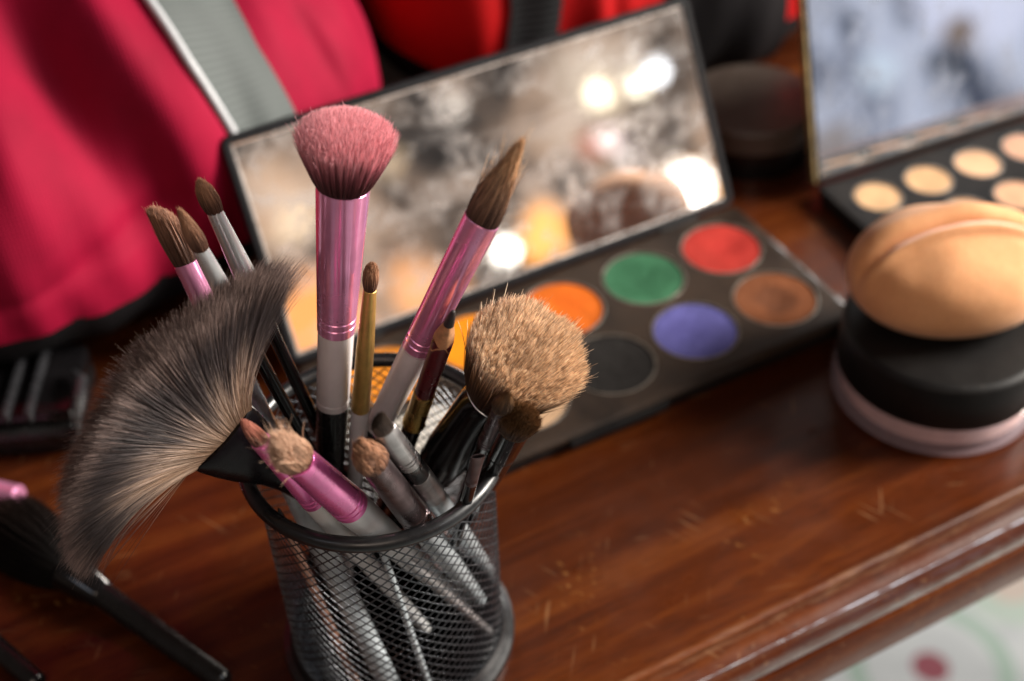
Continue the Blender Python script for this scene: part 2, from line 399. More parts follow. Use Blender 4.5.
def dusty_plastic(name, c, dust, amount=.5):
    m, nt, bs = new_mat(name); v = coords(nt)
    n = noise(nt, v, 38, 7, .65); n2 = noise(nt, v, 900, 3, .6)
    f = math_n(nt, 'MULTIPLY', ramp(nt, n, [(.35, (0, 0, 0)), (.72, (1, 1, 1))]), amount)
    c1 = mix(nt, f, c, dust)
    c1 = mix(nt, ramp(nt, n2, [(.64, (0, 0, 0)), (.72, (.7, .7, .7))]), c1, tuple(min(1, x * 2.2) for x in dust))
    nt.links.new(c1, bs.inputs['Base Color'])
    nt.links.new(math_n(nt, 'ADD', math_n(nt, 'MULTIPLY', f, .5), .46), bs.inputs['Roughness'])
    bs.inputs['Coat Weight'].default_value = 0; bs.inputs['Specular IOR Level'].default_value = .2
    return m
M['palette_plastic'] = dusty_plastic('palette_plastic', (.014, .009, .0065), (.056, .032, .019), .6)
M['palette_black'] = dusty_plastic('palette_black', (.006, .006, .0065), (.028, .024, .022), .3)
M['jar_lid'] = dusty_plastic('jar_lid', (.004, .0036, .0036), (.024, .020, .017), .22)
M['lid_shell'] = dusty_plastic('lid_shell', (.004, .004, .005), (.022, .022, .026), .3)

def matte_black():
    m, nt, bs = new_mat('matte_black'); v = coords(nt); n = noise(nt, v, 60, 6)
    nt.links.new(ramp(nt, n, [(.35, (.010, .010, .011)), (.7, (.022, .019, .018))]), bs.inputs['Base Color'])
    bs.inputs['Roughness'].default_value = .75; bs.inputs['Specular IOR Level'].default_value = .12
    return m
M['matte_black'] = matte_black()
def powder(name, c, worn=None):
    """pressed powder: dry, finely granular, with finger-worn hollows of its own"""
    m, nt, bs = new_mat(name); v = coords(nt)
    n = noise(nt, v, 600, 4, .6); n2 = noise(nt, v, 70, 5, .6)
    cc = ramp(nt, n2, [(.25, tuple(x * .72 for x in c)), (.75, tuple(min(1, x * 1.2) for x in c))])
    cc = mix(nt, ramp(nt, n, [(.64, (0, 0, 0)), (.74, (.6, .6, .6))]), cc, tuple(min(1, x * 1.5 + .05) for x in c))
    if worn:                                   # finger-worn patch where the layer has been rubbed down
        (wx, wy, wr), wc, wa = worn
        vm = N(nt, 'ShaderNodeVectorMath', operation='DISTANCE'); fl = N(nt, 'ShaderNodeVectorMath', operation='MULTIPLY'); fl.inputs[1].default_value = (1, 1, 0)
        nt.links.new(v, fl.inputs[0]); nt.links.new(fl.outputs[0], vm.inputs[0]); vm.inputs[1].default_value = (wx * K, wy * K, 0)
        dd = math_n(nt, 'ADD', vm.outputs['Value'], math_n(nt, 'MULTIPLY', math_n(nt, 'SUBTRACT', n2, .5), .010))
        mr = N(nt, 'ShaderNodeMapRange', interpolation_type='SMOOTHSTEP'); mr.inputs[1].default_value = wr * K * 1.15; mr.inputs[2].default_value = wr * K * .75; mr.inputs[3].default_value = 0; mr.inputs[4].default_value = wa
        nt.links.new(dd, mr.inputs[0]); cc = mix(nt, mr.outputs[0], cc, wc)
    nt.links.new(cc, bs.inputs['Base Color']); bs.inputs['Roughness'].default_value = .85
    bs.inputs['Specular IOR Level'].default_value = .2
    bump(nt, bs, math_n(nt, 'ADD', n, math_n(nt, 'MULTIPLY', n2, 2.5)), .6, .0010)
    return m

def mirror(name, tint, dust_amt, dust_c, streak):
    m, nt, bs = new_mat(name)
    v = coords(nt)
    bs.inputs['Base Color'].default_value = (*tint, 1); bs.inputs['Metallic'].default_value = 1
    n = noise(nt, v, 46, 7, .62, .3); n1 = noise(nt, coords(nt, (1, 1, 1), (0, .5, 0)), 190, 6, .7, .1)
    n2 = noise(nt, coords(nt, streak, (0, .6, 0)), 14, 5, .6)
    f = math_n(nt, 'MULTIPLY', ramp(nt, n, [(.44, (0, 0, 0)), (.64, (1, 1, 1))]), ramp(nt, n1, [(.36, (.1, .1, .1)), (.62, (1, 1, 1))]))
    f = math_n(nt, 'ADD', f, math_n(nt, 'MULTIPLY', ramp(nt, n2, [(.5, (0, 0, 0)), (.75, (1, 1, 1))]), .5), True)
    nt.links.new(math_n(nt, 'ADD', math_n(nt, 'MULTIPLY', f, .10), .015), bs.inputs['Roughness'])
    dd = nt.nodes.new('ShaderNodeBsdfDiffuse'); dd.inputs[0].default_value = (*dust_c, 1)
    ms = nt.nodes.new('ShaderNodeMixShader'); out = nt.nodes['Material Output']
    nt.links.new(math_n(nt, 'ADD', math_n(nt, 'MULTIPLY', f, dust_amt), dust_amt * .06), ms.inputs[0])
    nt.links.new(bs.outputs[0], ms.inputs[1]); nt.links.new(dd.outputs[0], ms.inputs[2]); nt.links.new(ms.outputs[0], out.inputs[0])
    return m
M['mirror'] = mirror('dusty_mirror', (.90, .88, .86), .42, (.60, .56, .54), (1, 1, 6))
M['mirror_clean'] = mirror('streaked_mirror', (.82, .86, .92), .16, (.5, .52, .56), (6, 1, 1))

def clear_plastic():
    m, nt, bs = new_mat('clear_plastic')
    bs.inputs['Base Color'].default_value = (.62, .50, .56, 1); bs.inputs['Roughness'].default_value = .10
    bs.inputs['Alpha'].default_value = .30; bs.inputs['Coat Weight'].default_value = .5
    return m
M['clear_plastic'] = clear_plastic()

def tile():
    m, nt, bs = new_mat('patterned_floor_tile'); t = nt.nodes.new('ShaderNodeTexCoord')
    mp = N(nt, 'ShaderNodeMapping'); nt.links.new(t.outputs['Object'], mp.inputs[0]); mp.inputs['Scale'].default_value = (5, 5, 5); mp.inputs['Rotation'].default_value = (0, 0, .5); mp.inputs['Location'].default_value = (0.438, -0.095, 0)
    fr = N(nt, 'ShaderNodeVectorMath', operation='FRACTION'); nt.links.new(mp.outputs[0], fr.inputs[0])
    def dist_to(p):
        d = N(nt, 'ShaderNodeVectorMath', operation='DISTANCE'); fl = N(nt, 'ShaderNodeVectorMath', operation='MULTIPLY'); fl.inputs[1].default_value = (1, 1, 0)
        nt.links.new(fr.outputs[0], fl.inputs[0]); nt.links.new(fl.outputs[0], d.inputs[0]); d.inputs[1].default_value = p; return d.outputs['Value']
    c = (.55, .55, .53)
    grime = noise(nt, mp.outputs[0], 3, 5)
    c = ramp(nt, grime, [(.3, (.265, .285, .30)), (.7, (.355, .375, .39))])
    dc = dist_to((.5, .5, 0))
    ring = math_n(nt, 'LESS_THAN', math_n(nt, 'ABSOLUTE', math_n(nt, 'SUBTRACT', dc, .36)), .045)
    c = mix(nt, ring, c, (.20, .265, .235))
    c = mix(nt, math_n(nt, 'LESS_THAN', dc, .09), c, (.15, .045, .06))
    for p in ((0, 0, 0), (1, 0, 0), (0, 1, 0), (1, 1, 0)):
        q = dist_to(p)
        c = mix(nt, math_n(nt, 'LESS_THAN', q, .26), c, (.25, .30, .275))
        c = mix(nt, math_n(nt, 'LESS_THAN', q, .12), c, (.30, .26, .235))
    nt.links.new(c, bs.inputs['Base Color']); bs.inputs['Roughness'].default_value = .35
    return m
M['tile'] = tile()

# ------------------------------------------------------------------ floor and table
fl = MB(); fl.add([(-400, -400, -76), (400, -400, -76), (400, 400, -76), (-400, 400, -76)], [(0, 1, 2, 3)])
tag(fl.obj('floor', M['tile'], smooth=False), kind='structure')

tb = thing('table', 'reddish brown varnished wooden table with scratched top and moulded front edge', 'table', (0, 0, 0))
# (y, z) profile of the top, from the back along the top to the moulded front edge and underneath
prof = [(62, -2.6), (62, -.05), (61.95, 0), (-5.55, 0)]
prof += [(-5.62 - .22 * math.sin(a), .02 - .24 * (1 - math.cos(a)) ) for a in np.linspace(0, pi * .62, 7)]
prof += [(-5.86, -.36)]
prof += [(-5.92 - 1.02 * math.sin(a), -.36 - 1.02 * (1 - math.cos(a))) for a in np.linspace(.25, pi * .62, 12)]
prof += [(-6.78, -1.84), (-6.62, -1.9), (-6.62, -2.02), (-6.74, -2.08)]
x0, x1 = -70, 95
def extrude(prof, x0, x1, n=1):
    V = np.array([[(x, y, z) for (y, z) in prof] for x in np.linspace(x0, x1, n + 1)])
    mb = MB(); mb.grid(V); np_ = len(prof)
    mb.f += [tuple(range(np_)), tuple(n * np_ + j for j in range(np_ - 1, -1, -1))]
    return mb
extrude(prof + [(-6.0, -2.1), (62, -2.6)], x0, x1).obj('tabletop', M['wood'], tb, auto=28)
ap = MB(); ap.rbox(x0 + 2, x1 - 2, -6.86, -4.9, -4.3, -2.11, .2, .12)
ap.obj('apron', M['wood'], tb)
for lx in (x0 + 6, x1 - 6):
    for ly in (-2, 56):
        lg = MB(); lg.lathe([(-76, 1.6), (-60, 2.0), (-12, 2.9), (-11, 3.2), (-2.7, 3.2)], 24, (lx, ly)); lg.obj('leg', M['wood'], tb)

# ------------------------------------------------------------------ mesh pen cup
cup = thing('mesh_cup', 'round black wire mesh cup with rolled rim packed full of makeup brushes', 'pen cup', (0, 0, 0))
nc, nr, zA, zB = 54, 42, .62, 9.2
def Rw(z): return 3.62 + .10 * (z / 9.2)
nodes = {}
mw = MB(); SV = []; 
def wp(i, j, dr=0.0):
    z = zA + (zB - zA) * j / nr; a = 2 * pi * (i + .5 * (j % 2)) / nc
    return np.array([(Rw(z) + dr) * math.cos(a), (Rw(z) + dr) * math.sin(a), z])
for j in range(nr):
    for i in range(nc):
        for di in ((-1 if j % 2 == 0 else 0), (0 if j % 2 == 0 else 1)):
            p, q = wp(i, j), wp(i + di, j + 1)
            am = math.atan2(p[1] + q[1], p[0] + q[0]); nrm = np.array([math.cos(am), math.sin(am), 0])
            t = (q - p) / np.linalg.norm(q - p); wv = np.cross(nrm, t)
            hw, ht = .021, .010
            tw = wv * hw
            e = t * .012
            V = [p - e - tw - nrm * ht, p - e + tw - nrm * ht, p - e + tw + nrm * ht, p - e - tw + nrm * ht, q + e - tw - nrm * ht, q + e + tw - nrm * ht, q + e + tw + nrm * ht, q + e - tw + nrm * ht]
            mw.add(V, [(0, 1, 5, 4), (1, 2, 6, 5), (2, 3, 7, 6), (3, 0, 4, 7)])
o = mw.obj('wire_mesh_wall', M['mesh_metal'], cup, smooth=False)
rm = MB(); rm.torus(3.95, .235, 9.38, 128, 18, .26); rm.obj('rim', M['black_metal'], cup, auto=0)
br_ = MB(); br_.lathe([(0.02, 3.95), (.0, 4.02), (.12, 4.06), (.30, 4.03), (.36, 3.9), (.40, 3.8), (.62, 3.72), (.72, 3.70), (.72, 3.58), (.35, 3.5), (.3, 3.4)], 128); br_.obj('base_ring', M['black_metal'], cup)
fb = MB(); fb.lathe([(.18, 3.5), (.28, 3.5), (.30, 3.4)], 96); fb.obj('cup_floor', M['black_metal'], cup)

# ------------------------------------------------------------------ brushes
def quat(d, xhint):
    d = Vector(d).normalized(); x = Vector(xhint); x = (x - d * x.dot(d)).normalized(); y = d.cross(x)
    return Matrix(((x.x, y.x, d.x), (x.y, y.y, d.y), (x.z, y.z, d.z))).to_quaternion()
def imgdir(dx, dy):                      # a direction across the picture plane, used only to spin flat brushes about their own axis
    return cr * dx - cu * dy
def brush(name, label, cat, F, d, xh=(1, 0, 0), group='brushes standing in the mesh cup'):
    return thing(name, label, cat, F, quat(d, xh), group)
def seg(parent, name, prof, mat, segn=40, auto=30):
    mb = MB(); mb.lathe(prof, segn); return mb.obj(name, mat, parent, auto=auto)
def grooved(z0, z1, r0, r1, zs=(), depth=.025, wd=.05, f0=1, f1=1):
    """profile from z0 to z1 with pressed grooves at zs; f0/f1 flatten the y radius"""
    P = [(z0, r0 - .02), (z0 + .02, r0)]
    for z in zs:
        for dz, dd in ((-wd, 0), (-wd * .4, depth), (wd * .4, depth), (wd, 0)):
            t = (z + dz - z0) / (z1 - z0); P.append((z + dz, r0 + (r1 - r0) * t - dd))
    P.append((z1 - .02, r1)); P.append((z1, r1 - .02))
    out = []
    for z, r in P:
        t = (z - z0) / (z1 - z0); f = f0 + (f1 - f0) * t
        out.append((z, r, r * f))
    return out
def head(parent, mat, n, z0, L, r0, r1, dome=.3, flat0=1, flat1=1, bulge=0, power=1, rad=.010, m=7, jit=.06, stray=.015, lean=(0, 0), skew=0, clump=0, droop=0, chisel=0, core=True, inner=.0, dpow=2.0, lumps=0, ljit=0):
    th = rng.random(n) * 2 * pi; rho = np.sqrt(rng.random(n) * (1 - inner ** 2) + inner ** 2)
    t = np.linspace(0, 1, m)[None, :]
    Rt = r0 + (r1 - r0) * t ** power + bulge * np.sin(pi * np.minimum(t ** .9, 1))
    Ft = flat0 + (flat1 - flat0) * t
    Ls = L * (1 - dome * rho ** dpow) * (1 + rng.normal(size=n) * jit * .45)
    Ls = Ls + chisel * rho * np.cos(th) + ljit * rng.normal(size=n)
    if lumps: Ls = Ls + lumps * (np.sin(3.1 * rho * np.cos(th) + 1.3) * np.cos(2.7 * rho * np.sin(th) - .4) + .5 * np.sin(7 * rho * np.cos(th) - 4 * rho * np.sin(th)))
    x = rho[:, None] * Rt * np.cos(th)[:, None]; y = rho[:, None] * Rt * Ft * np.sin(th)[:, None]
    if clump:
        nk = clump; ck = rng.random((nk, 2)) * 2 - 1; ck = ck[(ck ** 2).sum(1) < 1.05]
        pt = np.stack([rho * np.cos(th), rho * np.sin(th)], 1)
        idx = np.argmin(((pt[:, None] - ck[None]) ** 2).sum(2), 1)
        pull = (np.clip((t - .6) / .4, 0, 1) ** 1.5) * .62
        tx = ck[idx, 0][:, None] * Rt; ty = ck[idx, 1][:, None] * Rt * Ft
        x = x + (tx - x) * pull; y = y + (ty - y) * pull
        Ls = Ls + (rng.random(len(ck)) * .22 - .11)[idx]
    jx, jy = rng.normal(size=(2, n, 1)) * jit * max(r1, r0 * .6)
    st = rng.random(n) < stray
    jx[st] *= 5; jy[st] *= 5; Ls[st] *= 1.0 + .08 * rng.random(st.sum())
    x = x + jx * t ** 2 + lean[0] * t ** 1.6; y = y + jy * t ** 2 + lean[1] * t ** 1.6
    z = z0 - .04 + (Ls[:, None] + .04) * t - droop * (rho[:, None] * t) ** 2
    z = z + skew * x * t
    P = np.stack([x, y, z], 2)
    cr_ = None
    if core:
        a = np.linspace(0, 2 * pi, 24, endpoint=False); V = []; ct = []
        ts = np.linspace(0, .90, 8)
        for q in ts:
            R = (r0 + (r1 - r0) * q ** power + bulge * math.sin(pi * min(q ** .9, 1))) * .80 * (1 if q < .6 else max(.08, 1 - ((q - .6) / .3) ** 2 * .92)); Fq = flat0 + (flat1 - flat0) * q
            xx, yy = R * np.cos(a) + lean[0] * q ** 1.6, R * Fq * np.sin(a) + lean[1] * q ** 1.6
            zz = z0 + q * (L * (1 - dome * .64 * (R / max(1e-6, (r0 + (r1 - r0) * q ** power + bulge))) ** 2)) + (skew * xx + chisel * np.cos(a) * R / max(r0, r1)) * q
            V.append(np.stack([xx, yy, 0 * a + zz], 1)); ct += [q] * 24
        Fc = [(i * 24 + j, i * 24 + (j + 1) % 24, (i + 1) * 24 + (j + 1) % 24, (i + 1) * 24 + j) for i in range(7) for j in range(24)] + [tuple(7 * 24 + j for j in range(24))]
        cr_ = (np.concatenate(V), Fc, np.array(ct))
    return strands(P, rad * (.7 + .6 * rng.random(n)), .25, 'bristle_head', mat, parent, cr_)

H = {}
H['pink'] = hair_mat('pink_bristle', [(0, (.05, .016, .016)), (.35, (.12, .036, .040)), (.62, (.33, .095, .12)), (.84, (.80, .30, .35)), (1, (.88, .42, .46))], rvar=.7)
H['brown'] = hair_mat('brown_bristle', [(0, (.05, .022, .014)), (.5, (.15, .066, .04)), (1, (.40, .19, .115))], rvar=.7)
H['sable'] = hair_mat('sable_bristle', [(0, (.11, .052, .036)), (.4, (.17, .085, .058)), (.75, (.33, .165, .098)), (1, (.46, .24, .14))], rvar=.8)
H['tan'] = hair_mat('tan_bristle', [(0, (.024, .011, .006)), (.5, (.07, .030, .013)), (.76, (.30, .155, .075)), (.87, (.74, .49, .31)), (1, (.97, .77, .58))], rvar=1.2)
H['peach'] = hair_mat('peach_bristle', [(0, (.20, .10, .055)), (.5, (.50, .29, .185)), (1, (.66, .43, .30))], rvar=.6)
H['rose'] = hair_mat('rose_bristle', [(0, (.05, .018, .012)), (.5, (.20, .07, .045)), (1, (.46, .17, .12))], rvar=.5)
H['dark'] = hair_mat('dark_bristle', [(0, (.10, .07, .055)), (.35, (.030, .020, .016)), (1, (.045, .028, .02))], rvar=.7)
H['darkbrown'] = hair_mat('dark_brown_bristle', [(0, (.16, .085, .04)), (.35, (.030, .014, .007)), (.7, (.09, .042, .016)), (1, (.22, .11, .045))], rvar=.7)
H['fan'] = hair_mat('fan_bristle', [(0, (.30, .18, .11)), (.22, (.50, .355, .265)), (.38, (.38, .28, .23)), (.55, (.10, .078, .074)), (.80, (.055, .044, .046)), (.92, (.12, .085, .076)), (1, (.30, .21, .185))], rvar=.75)
H['black'] = hair_mat('black_bristle', [(0, (.005, .004, .004)), (.8, (.010, .007, .006)), (1, (.02, .012, .01))], rvar=.5, spec=.12)

# 1 big upright pink powder brush
b = brush('makeup_brush', 'big upright powder brush with fluffy pink domed bristles and pink metal ferrule', 'makeup brush', (-2.11, 1.85, .5), (.1517, -.0418, .9876), imgdir(1, 0))
seg(b, 'handle', [(0, .24), (.1, .3), (4, .42), (9.6, .5), (9.95, .5)], M['black_plastic'])
seg(b, 'collar', grooved(9.9, 13.0, .50, .545, (10.18,)), M['pearl'])
seg(b, 'ferrule', grooved(12.9, 18.05, .565, .755, (13.25, 13.5)), M['pink_metal'])
head(b, H['pink'], 9000, 18.02, 2.06, .71, 1.40, .22, power=.80, rad=.0085, jit=.03, stray=.010, lean=(.02, 0), core=True, dpow=3.0)
# 2 pointed flat brush with pink ferrule leaning right
b = brush('makeup_brush', 'slanted foundation brush with long pointed brown bristles and pink ferrule leaning right', 'makeup brush', (-1.96, 3.85, .5), (.2655, -.3106, .9126), imgdir(.86, .5))
seg(b, 'handle', [(0, .2), (4, .3), (9, .36), (9.6, .38)], M['black_plastic'])
seg(b, 'collar', grooved(9.5, 13.8, .39, .46), M['pearl'])
seg(b, 'ferrule', grooved(13.7, 19.45, .46, .50, (14.1, 14.35), f0=1, f1=.62), M['pink_metal'])
head(b, hair_mat('streaky_bristle', [(0, (.06, .028, .018)), (.35, (.20, .105, .07)), (.65, (.46, .27, .17)), (1, (.70, .44, .25))], rvar=1.2), 3600, 19.4, 2.85, .46, .15, .30, .62, .55, bulge=.10, power=1.3, rad=.0085, jit=.14, stray=.04, ljit=.08)
# 3 thin gold brush
b = brush('makeup_brush', 'thin gold handled smudge brush with tiny dark rounded tip beside the upright pink brush', 'makeup brush', (-1.23, 1.86, .5), (.1273, -.1121, .9855))
seg(b, 'handle', [(0, .16), (5, .22), (8, .27), (9.95, .28), (10.0, .27)], M['pearl'])
seg(b, 'ferrule', [(9.95, .27), (10.0, .285), (12.6, .265), (14.95, .19), (14.97, .17)], M['gold_matte'])
head(b, H['sable'], 900, 14.95, 1.0, .165, .20, .25, bulge=.05, rad=.009, jit=.06)
# 4 burgundy pencil
b = brush('lip_pencil', 'burgundy lip pencil with sharpened wooden point and gold band standing in the cup', 'lip pencil', (.74, 3.93, .5), (.0708, -.3932, .9167), group='pencils standing in the mesh cup')
seg(b, 'barrel', [(11, .30), (12.2, .305), (15.3, .305), (15.35, .30)], M['burgundy'], 6 * 6)
seg(b, 'gold_band', [(9.9, .30), (9.94, .36), (10.06, .37), (10.12, .345), (11.0, .335), (12.1, .325), (12.12, .31)], M['gold'])
seg(b, 'lower_barrel', [(0, .28), (9.95, .31)], M['black_gloss'])
mb = MB(); a = np.linspace(0, 2 * pi, 36, endpoint=False); wav = .28 * np.cos(3 * a) + .05 * np.cos(7 * a)
V = [np.stack([.308 * np.cos(a), .308 * np.sin(a), 15.2 + wav * .7 - .1], 1), np.stack([.30 * np.cos(a), .30 * np.sin(a), 15.34 + wav * .75], 1), np.stack([.15 * np.cos(a), .15 * np.sin(a), 16.2 + 0 * a], 1)]
mb.add(np.concatenate(V), [(i * 36 + j, i * 36 + (j + 1) % 36, (i + 1) * 36 + (j + 1) % 36, (i + 1) * 36 + j) for i in range(2) for j in range(36)])
mb.obj('sharpened_wood', M['pencil_wood'], b, auto=0)
seg(b, 'lead', [(16.16, .155), (16.4, .13), (16.75, .09), (16.9, .05), (16.92, .02)], M['pencil_lead'], 20)
# 5 dense tan flat-top brush
b = brush('makeup_brush', 'thick dense tan flat top kabuki brush facing the camera with glossy black ferrule', 'makeup brush', (-.09, 3.47, .065), (.2495, -.4204, .8723), imgdir(1, .2))
seg(b, 'handle', [(.55, .35), (5, .5), (9.2, .76), (9.7, .79)], M['black_gloss'])
seg(b, 'ferrule', [(9.6, .76), (9.66, .80), (11.6, .83), (12.9, .87), (13.5, .90), (13.55, .92), (13.6, .90)], M['black_gloss'])
mb = MB(); mb.torus(.90, .035, 13.55, 64, 8); mb.obj('ferrule_edge', M['silver'], b, auto=0)
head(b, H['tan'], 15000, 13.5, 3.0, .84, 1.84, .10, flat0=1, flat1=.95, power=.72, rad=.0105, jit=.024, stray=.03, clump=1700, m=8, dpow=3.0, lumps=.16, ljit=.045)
# 6 fan brush
d6 = Vector((-.5405, .0209, .8411)).normalized()
b = brush('fan_brush', 'wide fan brush with spread dark grey and tan bristles leaning out over the left rim', 'makeup brush', (2.85, -.15, .67), d6, imgdir(65, -70))
seg(b, 'handle', [(0, .22), (5, .34), (9.5, .45), (10.3, .46)], M['gunmetal'])
P6 = []
for z, rx, ry in ((10.1, .45, .45), (10.6, .50, .50), (11.2, .62, .52), (12.0, .95, .56), (12.6, 1.12, .54), (13.1, 1.22, .52), (13.40, 1.25, .50), (13.48, 1.23, .46)): P6.append((z, rx, ry))
seg(b, 'ferrule', P6, plain('black_lacquer', (.006, .0045, .006), .3, spec=.22, rvar=.1), 64, 40)
n = 30000
u = np.clip(rng.random(n) * 2 - 1 + rng.normal(size=n) * .02, -1.05, 1.05)
v = rng.random(n) * 2 - 1
ts = np.linspace(0, 1, 10)[None]
phi = np.radians(np.where(u > 0, 60, 81)) * np.sign(u) * np.abs(u) ** .95 + rng.normal(size=n) * .055 + .028 * np.sin(u * 23 + 4 * np.sin(u * 7)) + .016 * np.sin(u * 61)
Lf = (3.85 + .56 * u ** 2 + .10 * u) * (1 + rng.normal(size=n) * .035) * (1 - .25 * (rng.random(n) < .06) * rng.random(n))
root = 1.17 * u
s_ = Lf[:, None] * ts
bend = phi[:, None] * (.45 + .55 * ts ** .7)
x = root[:, None] + s_ * np.sin(bend)
z = 13.4 + s_ * np.cos(bend)
thk = .30 + .52 * np.sin(pi * np.minimum(ts, 1) ** .8 * .75)
y = v[:, None] * thk * (1 - .35 * np.abs(u)[:, None]) + .10 * np.sin(u * 9 + 1)[:, None] * ts ** 2 + rng.normal(size=(n, 1)) * .05 * ts ** 2
tufts = (.05 * np.sin(u * 41 + 3 * np.sin(u * 13) + v) + .04 * np.sin(u * 97 + 2 * np.sin(u * 29) - 2 * v))[:, None] * ts ** 2
rn = np.clip(.5 + .05 * np.sin(u * 33 + 2 * np.sin(u * 11)) + .08 * np.sin(u * 77 + 3 * np.sin(u * 19) + v * 2) + rng.normal(size=n) * .24, 0, 1)
ph_ = rng.random(n)[:, None] * 6.3
Pf = np.stack([x + tufts + .035 * np.sin(ts * 7 + ph_) * ts, y + .03 * np.cos(ts * 6 + ph_) * ts, z], 2)
# a few loose stray hairs below
for k in range(12):
    i = rng.integers(n); ex = -1.15 - .25 * rng.random(); ph = np.radians(-82 - 22 * rng.random())
    L_ = 3.0 + 1.6 * rng.random()
    Pf[i, :, 0] = ex + L_ * ts[0] * math.sin(ph); Pf[i, :, 2] = 13.4 + L_ * ts[0] * math.cos(ph) - .3 * ts[0] ** 2; Pf[i, :, 1] = .2 * ts[0]
strands(Pf, .0068 * (.7 + .6 * rng.random(n)), .2, 'bristle_head', H['fan'], b, None, rn, -.16 / (1 + np.exp((u + .35) * 9)) + .08 * np.sin(u * 5 + 1) + .09 * np.sin(u * 17 + v * 2) + rng.normal(size=n) * .06)
# 7 three small brushes behind the fan
b = brush('makeup_brush', 'leftmost small brush behind the fan with brown shading bristles and pink ferrule', 'makeup brush', (-1.36, -2.64, .5), (-.1306, .4212, .8975), imgdir(.9, .4))
seg(b, 'handle', [(0, .30), (.3, .36), (6, .42), (12, .40), (14.0, .38), (14.3, .37)], M['silver_handle'])
seg(b, 'ferrule', grooved(14.2, 16.3, .375, .365, (14.5,), f1=.75), M['pink_metal'])
head(b, H['brown'], 1500, 16.3 - .05, 1.85, .34, .40, .12, .75, .55, bulge=.05, rad=.010, jit=.05, chisel=-.25)
b = brush('makeup_brush', 'middle small brush behind the fan with round brown tip and shiny silver ferrule', 'makeup brush', (.14, .57, .5), (-.2085, .0539, .9765), imgdir(.9, .4))
seg(b, 'handle', [(0, .14), (6, .20), (13, .20), (15.2, .26)], M['black_gloss'])
seg(b, 'ferrule', grooved(15.1, 17.4, .31, .235, (15.4, 15.6), f0=1, f1=.8), M['silver'])
head(b, H['sable'], 1100, 17.35, 1.45, .215, .18, .3, .8, .7, bulge=.09, rad=.010, jit=.06)
b = brush('makeup_brush', 'tallest silver brush behind the fan with blunt brown tip and flattened ferrule', 'makeup brush', (.48, .88, .5), (-.1767, .1182, .9771), imgdir(.95, .3))
seg(b, 'handle', [(0, .14), (6, .2), (12.5, .20), (15, .28)], M['black_gloss'])
seg(b, 'ferrule', grooved(14.9, 17.4, .34, .25, (), f0=1, f1=.7), M['silver'])
head(b, H['sable'], 1100, 17.35, 1.15, .23, .24, .3, .7, .7, bulge=.08, rad=.010, jit=.06)
# 8 front pink pair
b = brush('makeup_brush', 'smaller front pink ferrule brush with tiny reddish tip tucked under its larger twin', 'makeup brush', (.73, -.67, .5), (-.3265, -.1170, .9379), imgdir(.7, -.6))
seg(b, 'handle', [(0, .18), (5, .28), (9, .345), (10.3, .35)], M['white_handle'])
seg(b, 'ferrule', grooved(10.25, 14.0, .355, .275, (10.5, 10.7)), M['magenta_metal'])
head(b, H['rose'], 700, 13.95, 1.25, .245, .15, .3, .7, .6, bulge=.03, rad=.010, jit=.04)
b = brush('makeup_brush', 'larger front pink ferrule brush with frayed peach tan bristles and white handle', 'makeup brush', (2.39, -.47, .5), (-.3794, -.2246, .8976), imgdir(.7, -.6))
seg(b, 'handle', [(0, .22), (5, .38), (10, .52), (11.4, .54)], M['white_handle'])
seg(b, 'ferrule', grooved(11.3, 15.05, .55, .46, (11.6, 11.85)), M['magenta_metal'])
mb = MB(); mb.torus(.445, .03, 15.05, 48, 8); mb.obj('ferrule_edge', M['magenta_metal'], b, auto=0)
head(b, H['peach'], 2600, 14.9, 1.7, .41, .44, .45, .8, .7, bulge=.10, rad=.009, jit=.12, stray=.06, clump=70, lumps=.12, ljit=.06)
# 9 gunmetal brush with brown domed tip
b = brush('makeup_brush', 'brush with rounded brown domed tip and dark gunmetal ferrule at the front rim', 'makeup brush', (2.92, -.51, .5), (-.3092, -.2706, .9117), imgdir(.8, -.6))
seg(b, 'handle', [(0, .25), (6, .38), (9.4, .44)], M['silver_handle'])
seg(b, 'ferrule', grooved(9.3, 14.2, .475, .405, (9.65, 9.9)), M['gunmetal'])
mb = MB(); mb.torus(.39, .022, 14.2, 48, 8); mb.obj('ferrule_edge', M['silver'], b, auto=0)
head(b, H['sable'], 2800, 14.1, 1.3, .385, .36, .5, bulge=.11, rad=.009, jit=.08, clump=60, lumps=.10, ljit=.05)
# 10 silver brush with dark tip
b = brush('makeup_brush', 'angled brush with worn silver ferrule and small dark slanted tip near front rim', 'makeup brush', (4.03 * .93, .31, .8), (-.3150, -.3044, .8990), imgdir(.8, -.6))
seg(b, 'handle', [(0, .2), (6, .33), (9.4, .37)], M['silver_handle'])
seg(b, 'collar', grooved(9.2, 11.3, .39, .385), M['worn_silver'])
seg(b, 'dark_band', [(11.25, .36), (11.3, .372), (12.4, .37), (12.45, .36)], M['black_plastic'])
seg(b, 'ferrule', grooved(12.4, 15.0, .375, .32, (12.75, 12.95), f0=1, f1=.6), M['worn_silver'])
head(b, H['dark'], 900, 14.95, .95, .29, .26, .2, .6, .5, rad=.010, jit=.05, chisel=.18)
